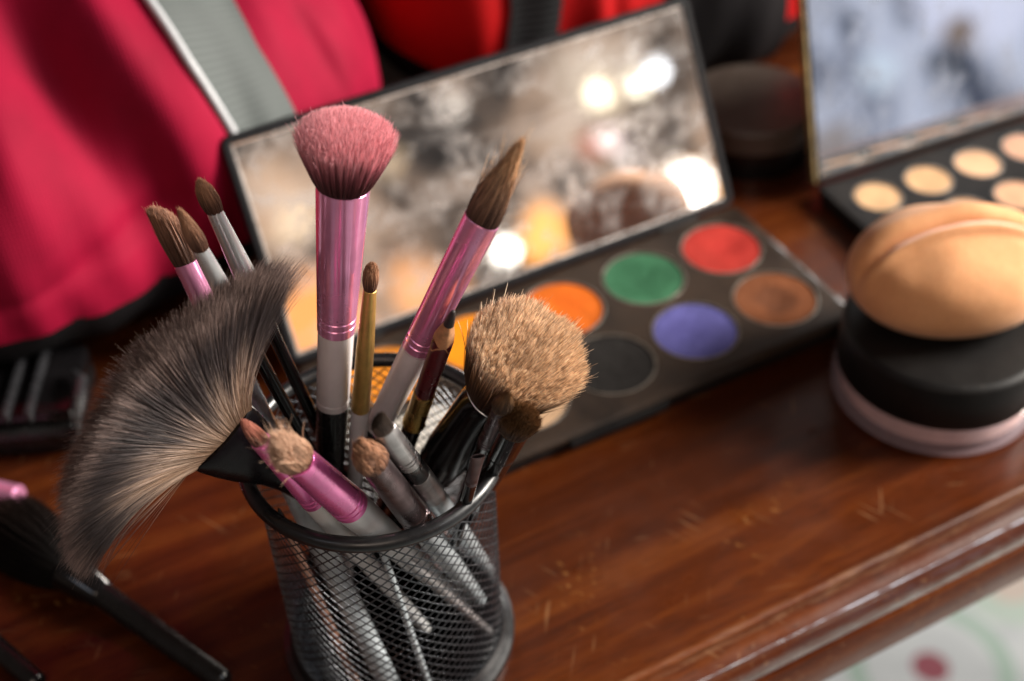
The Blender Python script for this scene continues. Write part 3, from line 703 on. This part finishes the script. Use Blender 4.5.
# 11 dark brushes on the right
b = brush('makeup_brush', 'slim black brush with small dark oval tip in front of the tan flat top', 'makeup brush', (3.34, 3.0, .5), (-.0715, -.4983, .8640), imgdir(.9, .3))
seg(b, 'handle', [(2.5, .16), (7, .22), (12.1, .24)], M['black_gloss'])
seg(b, 'ferrule', grooved(12.0, 15.4, .25, .235, (12.3, 12.5), f0=1, f1=.8), M['gunmetal'])
head(b, H['darkbrown'], 1300, 15.35, 1.55, .22, .17, .3, .8, .7, bulge=.10, rad=.010, jit=.05)
b = brush('makeup_brush', 'fluffy short dark brown brush with black ferrule at the right rim', 'makeup brush', (3.21, 2.23, .5), (-.0335, -.4829, .8750), imgdir(.95, .3))
seg(b, 'handle', [(.7, .25), (6, .34), (11.4, .42)], M['black_gloss'])
seg(b, 'ferrule', grooved(11.3, 13.7, .43, .45, (11.6,), f0=1, f1=.8), M['black_gloss'])
head(b, H['darkbrown'], 2600, 13.65, 1.75, .42, .60, .35, .8, .75, power=.8, rad=.010, jit=.06, stray=.02)
# 12 crimped empty ferrule
b = brush('makeup_brush', 'small worn silver ferrule with a crimped empty mouth against the right front rim', 'makeup brush', (1.72, .17, .5), (-.0282, -.3868, .9217), imgdir(.9, -.2))
seg(b, 'handle', [(0, .12), (6, .17), (11.3, .18)], M['black_gloss'])
mb = MB(); mb.lathe([(11.2, .175), (11.4, .185), (11.45, .165), (11.55, .165), (11.6, .175), (12.0, .175, .16), (12.7, .19, .11), (13.2, .205, .075), (13.2, .18, .05), (12.6, .15, .04)], 32, cap0=True, cap1=True); mb.obj('ferrule', M['gunmetal'], b)
# plain sticks whose heads are hidden
b = brush('eyeliner_pencil', 'thin copper coloured eyeliner pencil seen through the left side of the wire mesh', 'eyeliner pencil', (-2.3, -1.5, .5), (-.13, .06, .99), group='pencils standing in the mesh cup')
seg(b, 'barrel', [(0, .15), (8.0, .15), (8.05, .14)], M['copper_handle'], 24); seg(b, 'point', [(8.0, .14), (8.9, .05), (9, .02)], M['pencil_lead'], 16)
b = brush('eyeliner_pencil', 'slim silver eyeliner pencil low in the cup behind the front wire mesh', 'eyeliner pencil', (-.2, -3.0, .5), (-.10, .12, .98), group='pencils standing in the mesh cup')
seg(b, 'barrel', [(0, .11), (8.2, .11), (8.25, .10)], M['silver_handle'], 24); seg(b, 'point', [(8.2, .10), (8.7, .04), (8.75, .02)], M['pencil_lead'], 16)
b = brush('eyeliner_pencil', 'slim grey eyeliner pencil leaning right low behind the front wire mesh', 'eyeliner pencil', (2.6, -2.0, .5), (-.42, -.05, .9), group='pencils standing in the mesh cup')
seg(b, 'barrel', [(0, .17), (8.6, .17), (8.65, .16)], M['worn_silver'], 24); seg(b, 'point', [(8.6, .16), (9.1, .05), (9.15, .02)], M['pencil_lead'], 16)

# ------------------------------------------------------------------ eyeshadow palette
AX, AY = 23.76, 13.58
pal = thing('eyeshadow_palette', 'open black eyeshadow palette with bright round colour pans and a dusty mirror lid', 'eyeshadow palette', (AX - 11.1, AY - 4.2, 0))
W2 = 11.1
mb = MB(); mb.rbox(-W2 + .12, W2 - .12, -4.7, 4.05, .05, .72, .5, .1); mb.obj('base', M['palette_black'], pal)
# top plate with round wells
def plate(x0, x1, y0, y1, z, wells, r, res=44):
    """flat sheet with circular holes: per well a square cell bridged to its circle"""
    mb = MB(); cells = []
    xs = sorted({x0, x1} | {round(c[0] - s_, 4) for c in wells for s_ in (r * 1.06, -r * 1.06)})
    ys = sorted({y0, y1} | {round(c[1] - s_, 4) for c in wells for s_ in (r * 1.06, -r * 1.06)})
    for i in range(len(xs) - 1):
        for j in range(len(ys) - 1):
            mx, my = (xs[i] + xs[i + 1]) / 2, (ys[j] + ys[j + 1]) / 2
            c = [c for c in wells if abs(c[0] - mx) < .05 and abs(c[1] - my) < .05]
            if not c:
                mb.add([(xs[i], ys[j], z), (xs[i + 1], ys[j], z), (xs[i + 1], ys[j + 1], z), (xs[i], ys[j + 1], z)], [(0, 1, 2, 3)]); continue
            a = np.linspace(0, 2 * pi, res, endpoint=False) + pi / res
            sq = np.stack([np.cos(a), np.sin(a)], 1); sq = sq / np.abs(sq).max(1)[:, None] * r * 1.06
            ci = np.stack([np.cos(a), np.sin(a)], 1) * r
            V = np.concatenate([np.c_[sq + c[0], np.full(res, z)], np.c_[ci + c[0], np.full(res, z)], np.c_[ci + c[0], np.full(res, z - .22)]])
            # corners of the square
            F = [(k, (k + 1) % res, res + (k + 1) % res, res + k) for k in range(res)] + [(res + k, res + (k + 1) % res, 2 * res + (k + 1) % res, 2 * res + k) for k in range(res)]
            n0 = len(V); cs = [(r * 1.06, r * 1.06), (-r * 1.06, r * 1.06), (-r * 1.06, -r * 1.06), (r * 1.06, -r * 1.06)]
            V = np.concatenate([V, [(c[0][0] + q[0], c[0][1] + q[1], z) for q in cs]])
            for qi, ang in enumerate((45, 135, 225, 315)):
                k = int(math.floor((math.radians(ang) - a[0]) / (2 * pi / res))) % res
                F.append((k, n0 + qi, (k + 1) % res))
            mb.add(V, F)
    return mb
pw = [(W2 - 2.48 - 4.117 * j, 4.2 - (2.3, 6.38)[i]) for i in range(2) for j in range(5)]
mb = plate(-W2 + .3, W2 - .3, -4.6, 4.1, 1.06, pw, 1.87)
# bevelled skirt around the plate
ring = MB()
def skirt(mb, x0, x1, y0, y1, lv, r0=.5, sg=6):
    V = []
    for ins, z in lv:
        rr = max(.02, r0 - ins)
        for cx, cy, a0 in ((x1 - ins - rr, y1 - ins - rr, 0), (x0 + ins + rr, y1 - ins - rr, 90), (x0 + ins + rr, y0 + ins + rr, 180), (x1 - ins - rr, y0 + ins + rr, 270)):
            for k in range(sg + 1):
                t = math.radians(a0 + 90 * k / sg); V.append((cx + rr * math.cos(t), cy + rr * math.sin(t), z))
    n = 4 * (sg + 1); F = []
    for i in range(len(lv) - 1):
        for j in range(n): k = (j + 1) % n; F.append((i * n + j, i * n + k, (i + 1) * n + k, (i + 1) * n + j))
    mb.add(V, F)
skirt(mb, -W2, W2, -4.9, 4.4, [(.06, .70), (.0, .74), (0, .90), (.08, 1.0), (.3, 1.06)], .5)
mb.obj('pan_tray', M['palette_plastic'], pal, auto=30)
cl = MB(); cl.rbox(-3.2, 1.4, -5.06, -4.86, .35, .80, .05, .04); cl.obj('clasp', M['palette_black'], pal)
PC = [('red', (.38, .028, .020)), ('green', (.040, .14, .070)), ('bright orange', (.64, .13, .010)), ('yellow orange', (.85, .26, .006)), ('golden orange', (.75, .25, .02)),
      ('brown', (.17, .055, .020)), ('violet blue', (.10, .095, .30)), ('black', (.016, .014, .013)), ('pale peach', (.62, .40, .24)), ('white', (.6, .56, .5))]
def pan(parent, x, y, z, r, mat, label, rimmat, dent=None, depth=.18):
    p = MB(); p.lathe([(z - .2, r - .02), (z + .0, r), (z + .03, r - .02), (z + .03, r - .07), (z - .03, r - .09)], 64, (x, y), cap0=False, cap1=False)
    po = p.obj('pan', rimmat, parent); po['label'] = label + ' powder pan'
    q = MB(); nr_, na = 18, 72; V = []
    for i in range(nr_ + 1):
        rr = (r - .075) * i / nr_
        for k in range(na):
            a = 2 * pi * k / na; px_, py_ = rr * math.cos(a), rr * math.sin(a)
            h = z - .03 - .03 * (i == nr_)
            h -= depth * .35 * (1 - (rr / r) ** 2)
            if dent:
                for dx, dy, ds, dd in dent: h -= dd * math.exp(-(((px_ - dx) / ds) ** 2 + ((py_ - dy) / (ds * .6)) ** 2))
            V.append((x + px_, y + py_, h))
    F = [(i * na + k, i * na + (k + 1) % na, (i + 1) * na + (k + 1) % na, (i + 1) * na + k) for i in range(nr_) for k in range(na)]
    q.add(V, [(a_, d_, c_, b_) for a_, b_, c_, d_ in F]); q.obj('powder', mat, po, auto=0)
    return po
M['pan_tin'] = plain('pan_tin', (.24, .21, .18), .4, metal=.6, var=.3)
dents = {0: [(.35, .05, .8, .10)], 1: [(.2, .2, .8, .05)], 5: [(.2, 0, .8, .12), (-.3, .2, .5, .05)], 6: [(-.4, -.1, .5, .06)], 7: [(0, 0, 1, .05)]}
for k, (x, y) in enumerate(pw):
    wn = {0: ((x + .5, y - .05, .95), (.33, .018, .014), .5), 5: ((x + .15, y, .95), (.085, .028, .011), .7), 1: ((x - .1, y, 1.45), (.018, .085, .038), .6),
          2: ((x + .4, y + .2, .8), (.60, .10, .006), .5), 6: ((x - .2, y + .1, .9), (.075, .07, .24), .5)}.get(k)
    pan(pal, x, y, 1.04, 1.86, powder(PC[k][0].replace(' ', '_') + '_powder', PC[k][1], wn), PC[k][0], M['pan_tin'], dents.get(k))
# lid: hinged at the back edge, tilted back 28 degrees
def lid_frame(tilt):
    t = math.radians(tilt); return Matrix(((1, 0, 0), (0, math.cos(t), math.sin(t)), (0, -math.sin(t), math.cos(t))))
def to_lid(V, tilt, off, yaw=0):
    t = math.radians(tilt); V = np.asarray(V, float); x, y, z = V.T            # local: x along hinge, z up the lid, y towards its back
    return np.stack([x + off[0], y * math.cos(t) + z * math.sin(t) + off[1], -y * math.sin(t) + z * math.cos(t) + off[2]], 1)
def lid(parent, hw, hgt, tilt, off, bor, thick, shell, mir, mirror_part='mirror', inner=None):
    """a shallow tray: outer shell with a raised border, and the mirror sheet set into it"""
    mb = MB()
    V0 = MB(); lv = [(.25, .0, thick), (.06, 0, thick - .05), (0, 0, thick - .25), (0, 0, .08), (.08, 0, 0), (bor - .06, 0, 0), (bor, 0, .05), (bor, 0, .16)]
    V = []; sg = 5; r0 = .45
    for ins, _, y in lv:
        rr = max(.03, r0 - ins); X0, X1, Z0, Z1 = -hw + ins, hw - ins, ins, hgt - ins
        for cx, cz, a0 in ((X1 - rr, Z1 - rr, 0), (X0 + rr, Z1 - rr, 90), (X0 + rr, Z0 + rr, 180), (X1 - rr, Z0 + rr, 270)):
            for k in range(sg + 1):
                t = math.radians(a0 + 90 * k / sg); V.append((cx + rr * math.cos(t), y, cz + rr * math.sin(t)))
    n = 4 * (sg + 1); F = [tuple(range(n))]
    for i in range(len(lv) - 1):
        for j in range(n): k = (j + 1) % n; F.append((i * n + k, i * n + j, (i + 1) * n + j, (i + 1) * n + k))
    mb.add(to_lid(V, tilt, off), F); mb.obj('lid_frame', shell, parent, auto=30)
    mm = MB(); e = bor - .02
    mm.add(to_lid([(-hw + e, .14, e), (hw - e, .14, e), (hw - e, .14, hgt - e), (-hw + e, .14, hgt - e)], tilt, off), [(0, 1, 2, 3)])
    mo = mm.obj(mirror_part, mir, parent, smooth=False)
    if inner:
        q = MB(); w_ = .14
        for a, b_ in (((-hw + e, e), (hw - e, e)), ((hw - e, e), (hw - e, hgt - e)), ((hw - e, hgt - e), (-hw + e, hgt - e)), ((-hw + e, hgt - e), (-hw + e, e))):
            dx, dz = b_[0] - a[0], b_[1] - a[1]; L_ = math.hypot(dx, dz); nx, nz_ = -dz / L_ * w_, dx / L_ * w_
            ux, uz = dx / L_ * w_, dz / L_ * w_
            q.add(to_lid([(a[0], .125, a[1]), (b_[0], .125, b_[1]), (b_[0] + nx - ux, .136, b_[1] + nz_ - uz), (a[0] + nx + ux, .136, a[1] + nz_ + uz)], tilt, off), [(0, 1, 2, 3)])
        q.obj('bevelled_edge', inner, mo, smooth=False)
M['mirror_bevel'] = plain('mirror_bevel', (.62, .56, .52), .3, metal=.7, var=.15)
lid(pal, W2, 9.85, 28, (0, 4.44, 1.0), .37, .6, M['lid_shell'], M['mirror'], inner=M['mirror_bevel'])
for hx in (-8, 8):
    hb = MB(); t_ = np.linspace(0, 1, 2); hb.tube([(hx - 1, 4.5, .95), (hx + 1, 4.5, .95)], .16, 12); hb.obj('hinge', M['palette_black'], pal)

# ------------------------------------------------------------------ concealer palette (right)
yaw2 = math.radians(-3.2)
q2 = Quaternion((0, 0, 1), yaw2)
PW, PD = 7.6, 8.8
cx2 = 27.95 + (PW * math.cos(yaw2) + PD / 2 * math.sin(yaw2)); cy2 = 13.1 + (PW * math.sin(yaw2) - PD / 2 * math.cos(yaw2))
p2 = thing('concealer_palette', 'slim black concealer palette with beige cream pans and a clean upright mirror lid', 'concealer palette', (cx2, cy2, 0), q2)
mb = MB(); mb.rbox(-PW + .1, PW - .1, -PD / 2 + .1, PD / 2 - .1, .03, .62, .3, .08); mb.obj('base', M['palette_black'], p2)
w2 = [(-PW + 2.05 + 2.89 * j, PD / 2 - (2.05, 5.0)[i]) for i in range(2) for j in range(5)]
mb = plate(-PW + .35, PW - .35, -PD / 2 + .35, PD / 2 - .35, .92, w2, 1.2, 36)
skirt(mb, -PW, PW, -PD / 2, PD / 2, [(.05, .60), (0, .64), (0, .80), (.08, .88), (.35, .92)], .3)
mb.obj('pan_tray', M['matte_black'], p2, auto=30)
skin = [(.60, .37, .20), (.64, .39, .21), (.66, .40, .24), (.62, .34, .23), (.60, .30, .16), (.60, .34, .16), (.62, .36, .20), (.64, .36, .22), (.52, .27, .15), (.42, .2, .1)]
for k, (x, y) in enumerate(w2):
    pan(p2, x, y, .90, 1.17, powder('beige_cream', skin[k]), ('golden beige', 'warm beige', 'light beige', 'pinkish beige', 'tan', 'sand', 'rosy beige', 'peach beige', 'caramel', 'brown beige')[k], M['pan_tin'], depth=.05)
M['gold_edge'] = plain('gold_edge', (.55, .42, .20), .35, metal=.8, var=.4, nscale=150)
lid(p2, PW, 9.4, 17, (0, PD / 2 + .05, .95), .30, .5, M['palette_black'], M['mirror_clean'])
ge = MB(); ge.add(to_lid([(-PW - .05, -.02, .1), (-PW - .05, .45, .1), (-PW - .05, .45, 9.3), (-PW - .05, -.02, 9.3), (-PW + .06, -.02, .1), (-PW + .06, -.02, 9.3)], 17, (0, PD / 2 + .05, .95)), [(0, 1, 2, 3), (4, 0, 3, 5)])
ge.obj('gold_trim', M['gold_edge'], p2, smooth=False)

# ------------------------------------------------------------------ powder jar and puff
JX, JY = 24.25, .35
jar = thing('powder_jar', 'round loose powder jar with black lid and pink tinted clear base near table edge', 'powder jar', (JX, JY, 0))
mb = MB(); mb.lathe([(.0, 3.7), (.03, 3.95), (.15, 4.12), (.45, 4.16), (1.0, 4.12), (1.36, 4.05), (1.40, 4.0), (1.40, 3.86), (.5, 3.86), (.42, 3.7)], 128); mb.obj('clear_base', M['clear_plastic'], jar)
M['loose_powder'] = powder('loose_powder', (.80, .52, .42))
mb = MB(); mb.lathe([(.46, 3.66), (.5, 3.82), (1.32, 3.82), (1.35, 3.7)], 96); mb.obj('loose_powder', M['loose_powder'], jar)
mb = MB(); mb.lathe([(1.42, 3.9), (1.42, 4.0), (1.48, 4.04), (3.28, 4.0), (3.40, 3.93), (3.50, 3.80), (3.53, 3.65), (3.53, .0)], 128, cap1=False); mb.obj('lid', M['jar_lid'], jar)

pf = thing('powder_puff', 'orange beige sponge powder puff folded along a pale crease lying on the black jar lid', 'powder puff', (24.85, 1.2, 3.54), Quaternion((0, 0, 1), math.radians(-24)))
nu, nv = 160, 110
U = np.linspace(0, 2 * pi, nu, endpoint=False)[:, None]; Vv = np.linspace(-pi / 2, pi / 2, nv)[None]
dx = np.cos(Vv) * np.cos(U); dy = np.cos(Vv) * np.sin(U); dz = np.sin(Vv) + 0 * U
sx, sy, sz = 4.05, 3.05, 2.25
X, Y, Z = np.sign(dx) * np.abs(dx) ** .95 * sx, dy * sy, np.sign(dz) * np.abs(dz) ** .85 * sz
def fold_line(X): return -.25 + .05 * X - .03 * X ** 2
upp = np.clip(Z / sz + .35, 0, 1) ** .8
e = Y - fold_line(X)
lip = .30 * np.exp(-((e + .16) / .20) ** 2); groove = .50 * np.exp(-((e - .20) / .20) ** 2); back = .30 * np.exp(-((e - 1.0) / .6) ** 2)
Z = Z + upp * (lip - groove + back); Y = Y - upp * .14 * np.exp(-((e + .2) / .35) ** 2)
Z = Z + (.10 * np.sin(X * 1.9 + .6 * Y) * np.sin(Y * 1.7 + .8) * .4 - .10 * np.exp(-((X + 1.9) / .9) ** 2 - ((e + 1.5) / .8) ** 2)) * upp
Z = Z + (.09 * np.sin(X * .9 + 1) * np.cos(Y * .8) - .14 * np.exp(-((X - .6) / 1.5) ** 2 - ((e + 1.2) / .7) ** 2)) * upp
Z = np.maximum(Z, -1.72 + .03 * np.cos(U * 2)) + 1.76
mb = MB(); mb.grid(np.stack([X, Y, Z], 2), True); mb.obj('sponge', M['skin_foam'], pf, auto=0)
# the pale cut edge of the sponge follows the fold: sample the surface along the lip
xs_ = np.linspace(-3.35, 3.6, 60); P_ = []
for x_ in xs_:
    y_ = fold_line(x_) - .10
    d2 = (X - x_) ** 2 + (Y - y_) ** 2 + np.where(Z < 1.7, 99, 0); k = np.argsort(d2.ravel())[:6]; w_ = 1 / (d2.ravel()[k] + 1e-3)
    P_.append(((X.ravel()[k] * w_).sum() / w_.sum(), (Y.ravel()[k] * w_).sum() / w_.sum(), (Z.ravel()[k] * w_).sum() / w_.sum()))
P_ = np.array(P_)
for _ in range(4): P_[1:-1] = (P_[:-2] + 2 * P_[1:-1] + P_[2:]) / 4
M['foam_edge'] = plain('foam_edge', (.86, .54, .42), .7, var=.1, nscale=80)
mb = MB(); mb.tube(P_, .19 * np.clip(np.sin(np.linspace(0, pi, 60)) * 3, .2, 1), 10); mb.obj('cut_edge', M['foam_edge'], pf, auto=0)

# ------------------------------------------------------------------ bags
def bag_point(c, h, hb, x, al, folds, off=0.0, ex=2.6, nlow=3.2):
    """superellipsoid cushion; al is the angle around the bag's long axis (0 = front, 90 = top)"""
    q = (x - c[0]) / h[0]; s = max(0.0, 1 - abs(q) ** ex) ** (1 / ex)
    ca, sa = math.cos(al), math.sin(al)
    n = 2.2 if sa > 0 else nlow
    k = (abs(ca) ** n + abs(sa) ** n) ** (-1 / n)
    d = folds(x, al) if folds else 0
    ry, rz = h[1] * s + (off + d) * min(1, s * 2), (h[2] if sa > 0 else hb) * s + (off + d) * min(1, s * 2) * (1 if sa > 0 else .4)
    return (x, c[1] - ry * k * ca, c[2] + rz * k * sa)
def bag_body(c, h, hb, folds, a0=-pi, a1=pi, nx=150, na=220, off=0.0):
    th = np.linspace(0, pi, nx); xs = c[0] - h[0] * np.cos(th)
    V = np.array([[bag_point(c, h, hb, x, a, folds, off) for a in np.linspace(a0, a1, na)] for x in xs])
    mb = MB(); mb.grid(V); return mb
def g(t, s): return math.exp(-(t / s) ** 2)
def folds1(x, al):
    d = -1.7 * g(x + 3.6 + 2.5 * (al - .75), 1.7) * g(al - .65, .6)
    d += .55 * g(x + 0.6 + 3 * (al - .75), 1.4) * g(al - .8, .6)
    d += -.8 * g(x + 8.3 - 3 * (al - .5), 1.1) * g(al - .55, .5)
    d += .35 * math.sin(x * .7 + 2.2 * al) * .5 + .12 * math.sin(x * 1.7 - 3.1 * al + 1) + .07 * math.sin(x * 3.1 + 5 * al)
    d += -.30 * g(al - .16 - .03 * x, .07) * g(x + 4, 4)
    d += -.35 * g(x - 8.6 + 2.0 * al, .5) * g(al - .5, .4)
    return d
def folds2(x, al):
    return .25 * math.sin(x * .9 + 2 * al) + .12 * math.sin(x * 2.1 - 3 * al) - .4 * g(x - 22.3, .5)
B1 = ((-10.4, 30.0, 6.2), (22.2, 12.6, 10), 6.0); B2 = ((28, 31.4, 6.2), (15.2, 9.5, 9), 6.0)
bag = thing('travel_bag', 'crimson nylon travel bag with wide grey strap standing behind the brush cup', 'bag', (-10.4, 30, 0))
def bobj(mb, name, mat, par, c, auto=0):
    mb.v = [v - np.array([c[0], c[1], 0]) for v in mb.v]; return mb.obj(name, mat, par, auto=auto)
bobj(bag_body(*B1, folds1, -.36, pi - .3), 'bag_body', M['crimson'], bag, B1[0])
bobj(bag_body(*B1, folds1, -pi - .32, -.34, 90, 80, -.02), 'base_panel', M['dark_fabric'], bag, B1[0])
def strap(B, folds, path, off, thick, name, mat, par, nl=60, ncr=10):
    """path: (alpha, x_left, x_right) stations up the bag face"""
    A = np.array(path, float); al = np.linspace(A[0, 0], A[-1, 0], nl)
    xl = np.interp(al, A[:, 0], A[:, 1]); xr = np.interp(al, A[:, 0], A[:, 2])
    top = np.array([[bag_point(*B, xl[i] + (xr[i] - xl[i]) * j / ncr, al[i], folds, off) for j in range(ncr + 1)] for i in range(nl)])
    bot = np.array([[bag_point(*B, xl[i] + (xr[i] - xl[i]) * j / ncr, al[i], folds, off - thick) for j in range(ncr + 1)] for i in range(nl)])
    mb = MB(); mb.grid(top); n1 = mb.n
    mb.grid(bot)
    w = ncr + 1
    for i in range(nl - 1):
        for e in (0, ncr): mb.f.append((i * w + e, (i + 1) * w + e, n1 + (i + 1) * w + e, n1 + i * w + e))
    mb.v = [v - np.array([B[0][0], B[0][1], 0]) for v in mb.v]
    o = mb.obj(name, mat, par, auto=40)
    ss = np.r_[0, np.cumsum(np.linalg.norm(np.diff(top[:, 0], axis=0), axis=1))]
    at = o.data.attributes.new('along', 'FLOAT', 'POINT'); at.data.foreach_set('value', np.r_[np.repeat(ss, w), np.repeat(ss, w)].astype(np.float32))
    return o
d2r = math.radians
P1 = [(d2r(-20), 2.9, 6.6), (d2r(20), 2.45, 5.25), (d2r(38), 1.55, 4.55), (d2r(56), .95, 4.3), (d2r(80), .4, 4.2), (d2r(110), .2, 4.1)]
strap(B1, folds1, P1, .22, .16, 'grey_strap', M['grey_webbing'], bag)
A1 = np.array(P1); al = np.linspace(A1[0, 0], A1[-1, 0], 70)
pp = MB(); pp.tube(np.array([bag_point(*B1, np.interp(a, A1[:, 0], A1[:, 1]) - .16, a, folds1, .16) for a in al]) - np.array([-10.4, 30, 0]), .19, 10); pp.obj('piping', M['piping'], bag, auto=0)

bag2 = thing('sports_bag', 'bright red nylon bag with dark grey strap behind the big palette mirror', 'bag', (28, 31.4, 0))
bobj(bag_body(*B2, folds2, -.36, pi - .3), 'bag_body', M['red'], bag2, B2[0])
bobj(bag_body(*B2, folds2, -pi - .32, -.34, 90, 80, -.02), 'base_panel', M['dark_fabric'], bag2, B2[0])
strap(B2, folds2, [(d2r(-25), 17.0, 19.2), (d2r(0), 17.0, 19.3), (d2r(16), 17.55, 19.75), (d2r(60), 18.2, 20.4)], .25, .16, 'dark_strap', M['dark_webbing'], bag2)
strap(B2, folds2, [(d2r(-70), 25.6, 32.2), (d2r(30), 25.2, 32.4), (d2r(70), 25.0, 32.4)], .35, .25, 'black_flap', M['dark_fabric'], bag2)

# ------------------------------------------------------------------ black jar in the shade behind the palette
dj = thing('cosmetic_jar', 'dark round cosmetic jar standing in shadow between the two palettes', 'cosmetic jar', (28.0, 18.6, 0))
mb = MB(); mb.lathe([(0, 3.0), (.05, 3.15), (1.5, 3.2), (1.55, 3.1)], 96); mb.obj('body', M['black_gloss'], dj)
mb = MB(); mb.lathe([(1.58, 3.2), (1.62, 3.3), (2.7, 3.3), (2.82, 3.2), (2.86, 3.0), (2.86, 0)], 96, cap1=False); mb.obj('lid', plain('taupe_lid', (.075, .055, .045), .45, var=.2), dj)

# ------------------------------------------------------------------ black case with latches, left
qc = Quaternion((0, 0, 1), d2r(-25))
cs = thing('plastic_case', 'low black plastic case with glossy ribs and a grey side latch under the crimson bag', 'case', (-10.4, 18.0, 0), qc)
mb = MB(); mb.rbox(-6.5, 4.1, -1.9, 2.6, 0, .95, .3, .12); mb.obj('lower_shell', M['black_plastic'], cs)
mb = MB(); mb.rbox(-6.5, 4.1, -1.55, 2.6, 1.0, 1.9, .3, .15); mb.obj('upper_shell', M['black_gloss'], cs)
mb = MB(); mb.rbox(-6.6, 4.2, -2.15, -1.5, .98, 1.28, .12, .1); mb.obj('front_ledge', M['black_plastic'], cs)
for rx in (1.55, 2.45):
    mb = MB(); mb.rbox(rx - .16, rx + .16, -1.75, 2.4, 1.6, 2.25, .12, .1); mb.obj('rib', M['case_grey'], cs)
mb = MB(); mb.tube([(4.35, -2.1, .35), (4.4, -2.15, 1.1), (4.38, -1.75, 1.7)], [.16, .17, .13], 12); mb.tube([(4.38, -1.75, 1.75), (4.42, -1.2, 2.2), (4.35, -.2, 2.35), (3.9, .5, 2.2)], [.15, .30, .30, .14], 14); mb.obj('latch', M['case_grey'], cs)

# ------------------------------------------------------------------ brushes lying on the table, lower left
def lying(name, label, p0, p1, group='brushes lying on the table'):
    p0, p1 = Vector(p0), Vector(p1); d = (p1 - p0).normalized()
    return brush(name, label, 'makeup brush', p0, d, (0, 0, 1), group), (p1 - p0).length
b, L_ = lying('makeup_brush', 'black brush lying on the table with thick dark blush head under the fan', (-6.15, .75, .42), (-9.5, 7.88, .75))
seg(b, 'handle', [(0, .30), (.08, .38), (.4, .40), (4, .46), (6.2, .46)], M['black_plastic'])
seg(b, 'ferrule', [(6.1, .46), (6.2, .52), (7.9, .8), (7.95, .76)], M['black_gloss'])
head(b, H['black'], 4200, 7.9, 4.4, .76, 1.7, .3, .8, .8, bulge=.25, power=.8, rad=.012, jit=.04)
b, L_ = lying('makeup_brush', 'brush with a pink metal ferrule lying behind the big dark blush brush', (-10.25, 12.75, .5), (-17.6, 20.2, .5))
seg(b, 'ferrule', [(0, .42), (.1, .5), (3, .5), (3.05, .45)], M['pink_metal']); seg(b, 'handle', [(3, .45), (9, .3), (11, .2)], M['white_handle'])
b, L_ = lying('makeup_brush', 'dark handled brush lying in front of the big blush brush, only its handle end showing', (-11.75, 3.85, .42), (-13.5, 8.1, .42))
seg(b, 'handle', [(0, .28), (.1, .36), (4, .44), (8, .4)], M['black_plastic']); seg(b, 'ferrule', [(7.9, .4), (8, .44), (10, .5)], M['gunmetal'])
head(b, H['black'], 1500, 9.95, 2.5, .45, .6, .3, rad=.012)

# ------------------------------------------------------------------ render settings
sc.view_settings.view_transform = 'Standard'; sc.view_settings.look = 'None'; sc.view_settings.exposure = .18; sc.view_settings.gamma = 1
sc.cycles.use_denoising = True
sc.cycles.max_bounces = 10; sc.cycles.transparent_max_bounces = 8; sc.cycles.caustics_reflective = False; sc.cycles.caustics_refractive = False
sc.cycles.sample_clamp_indirect = 6
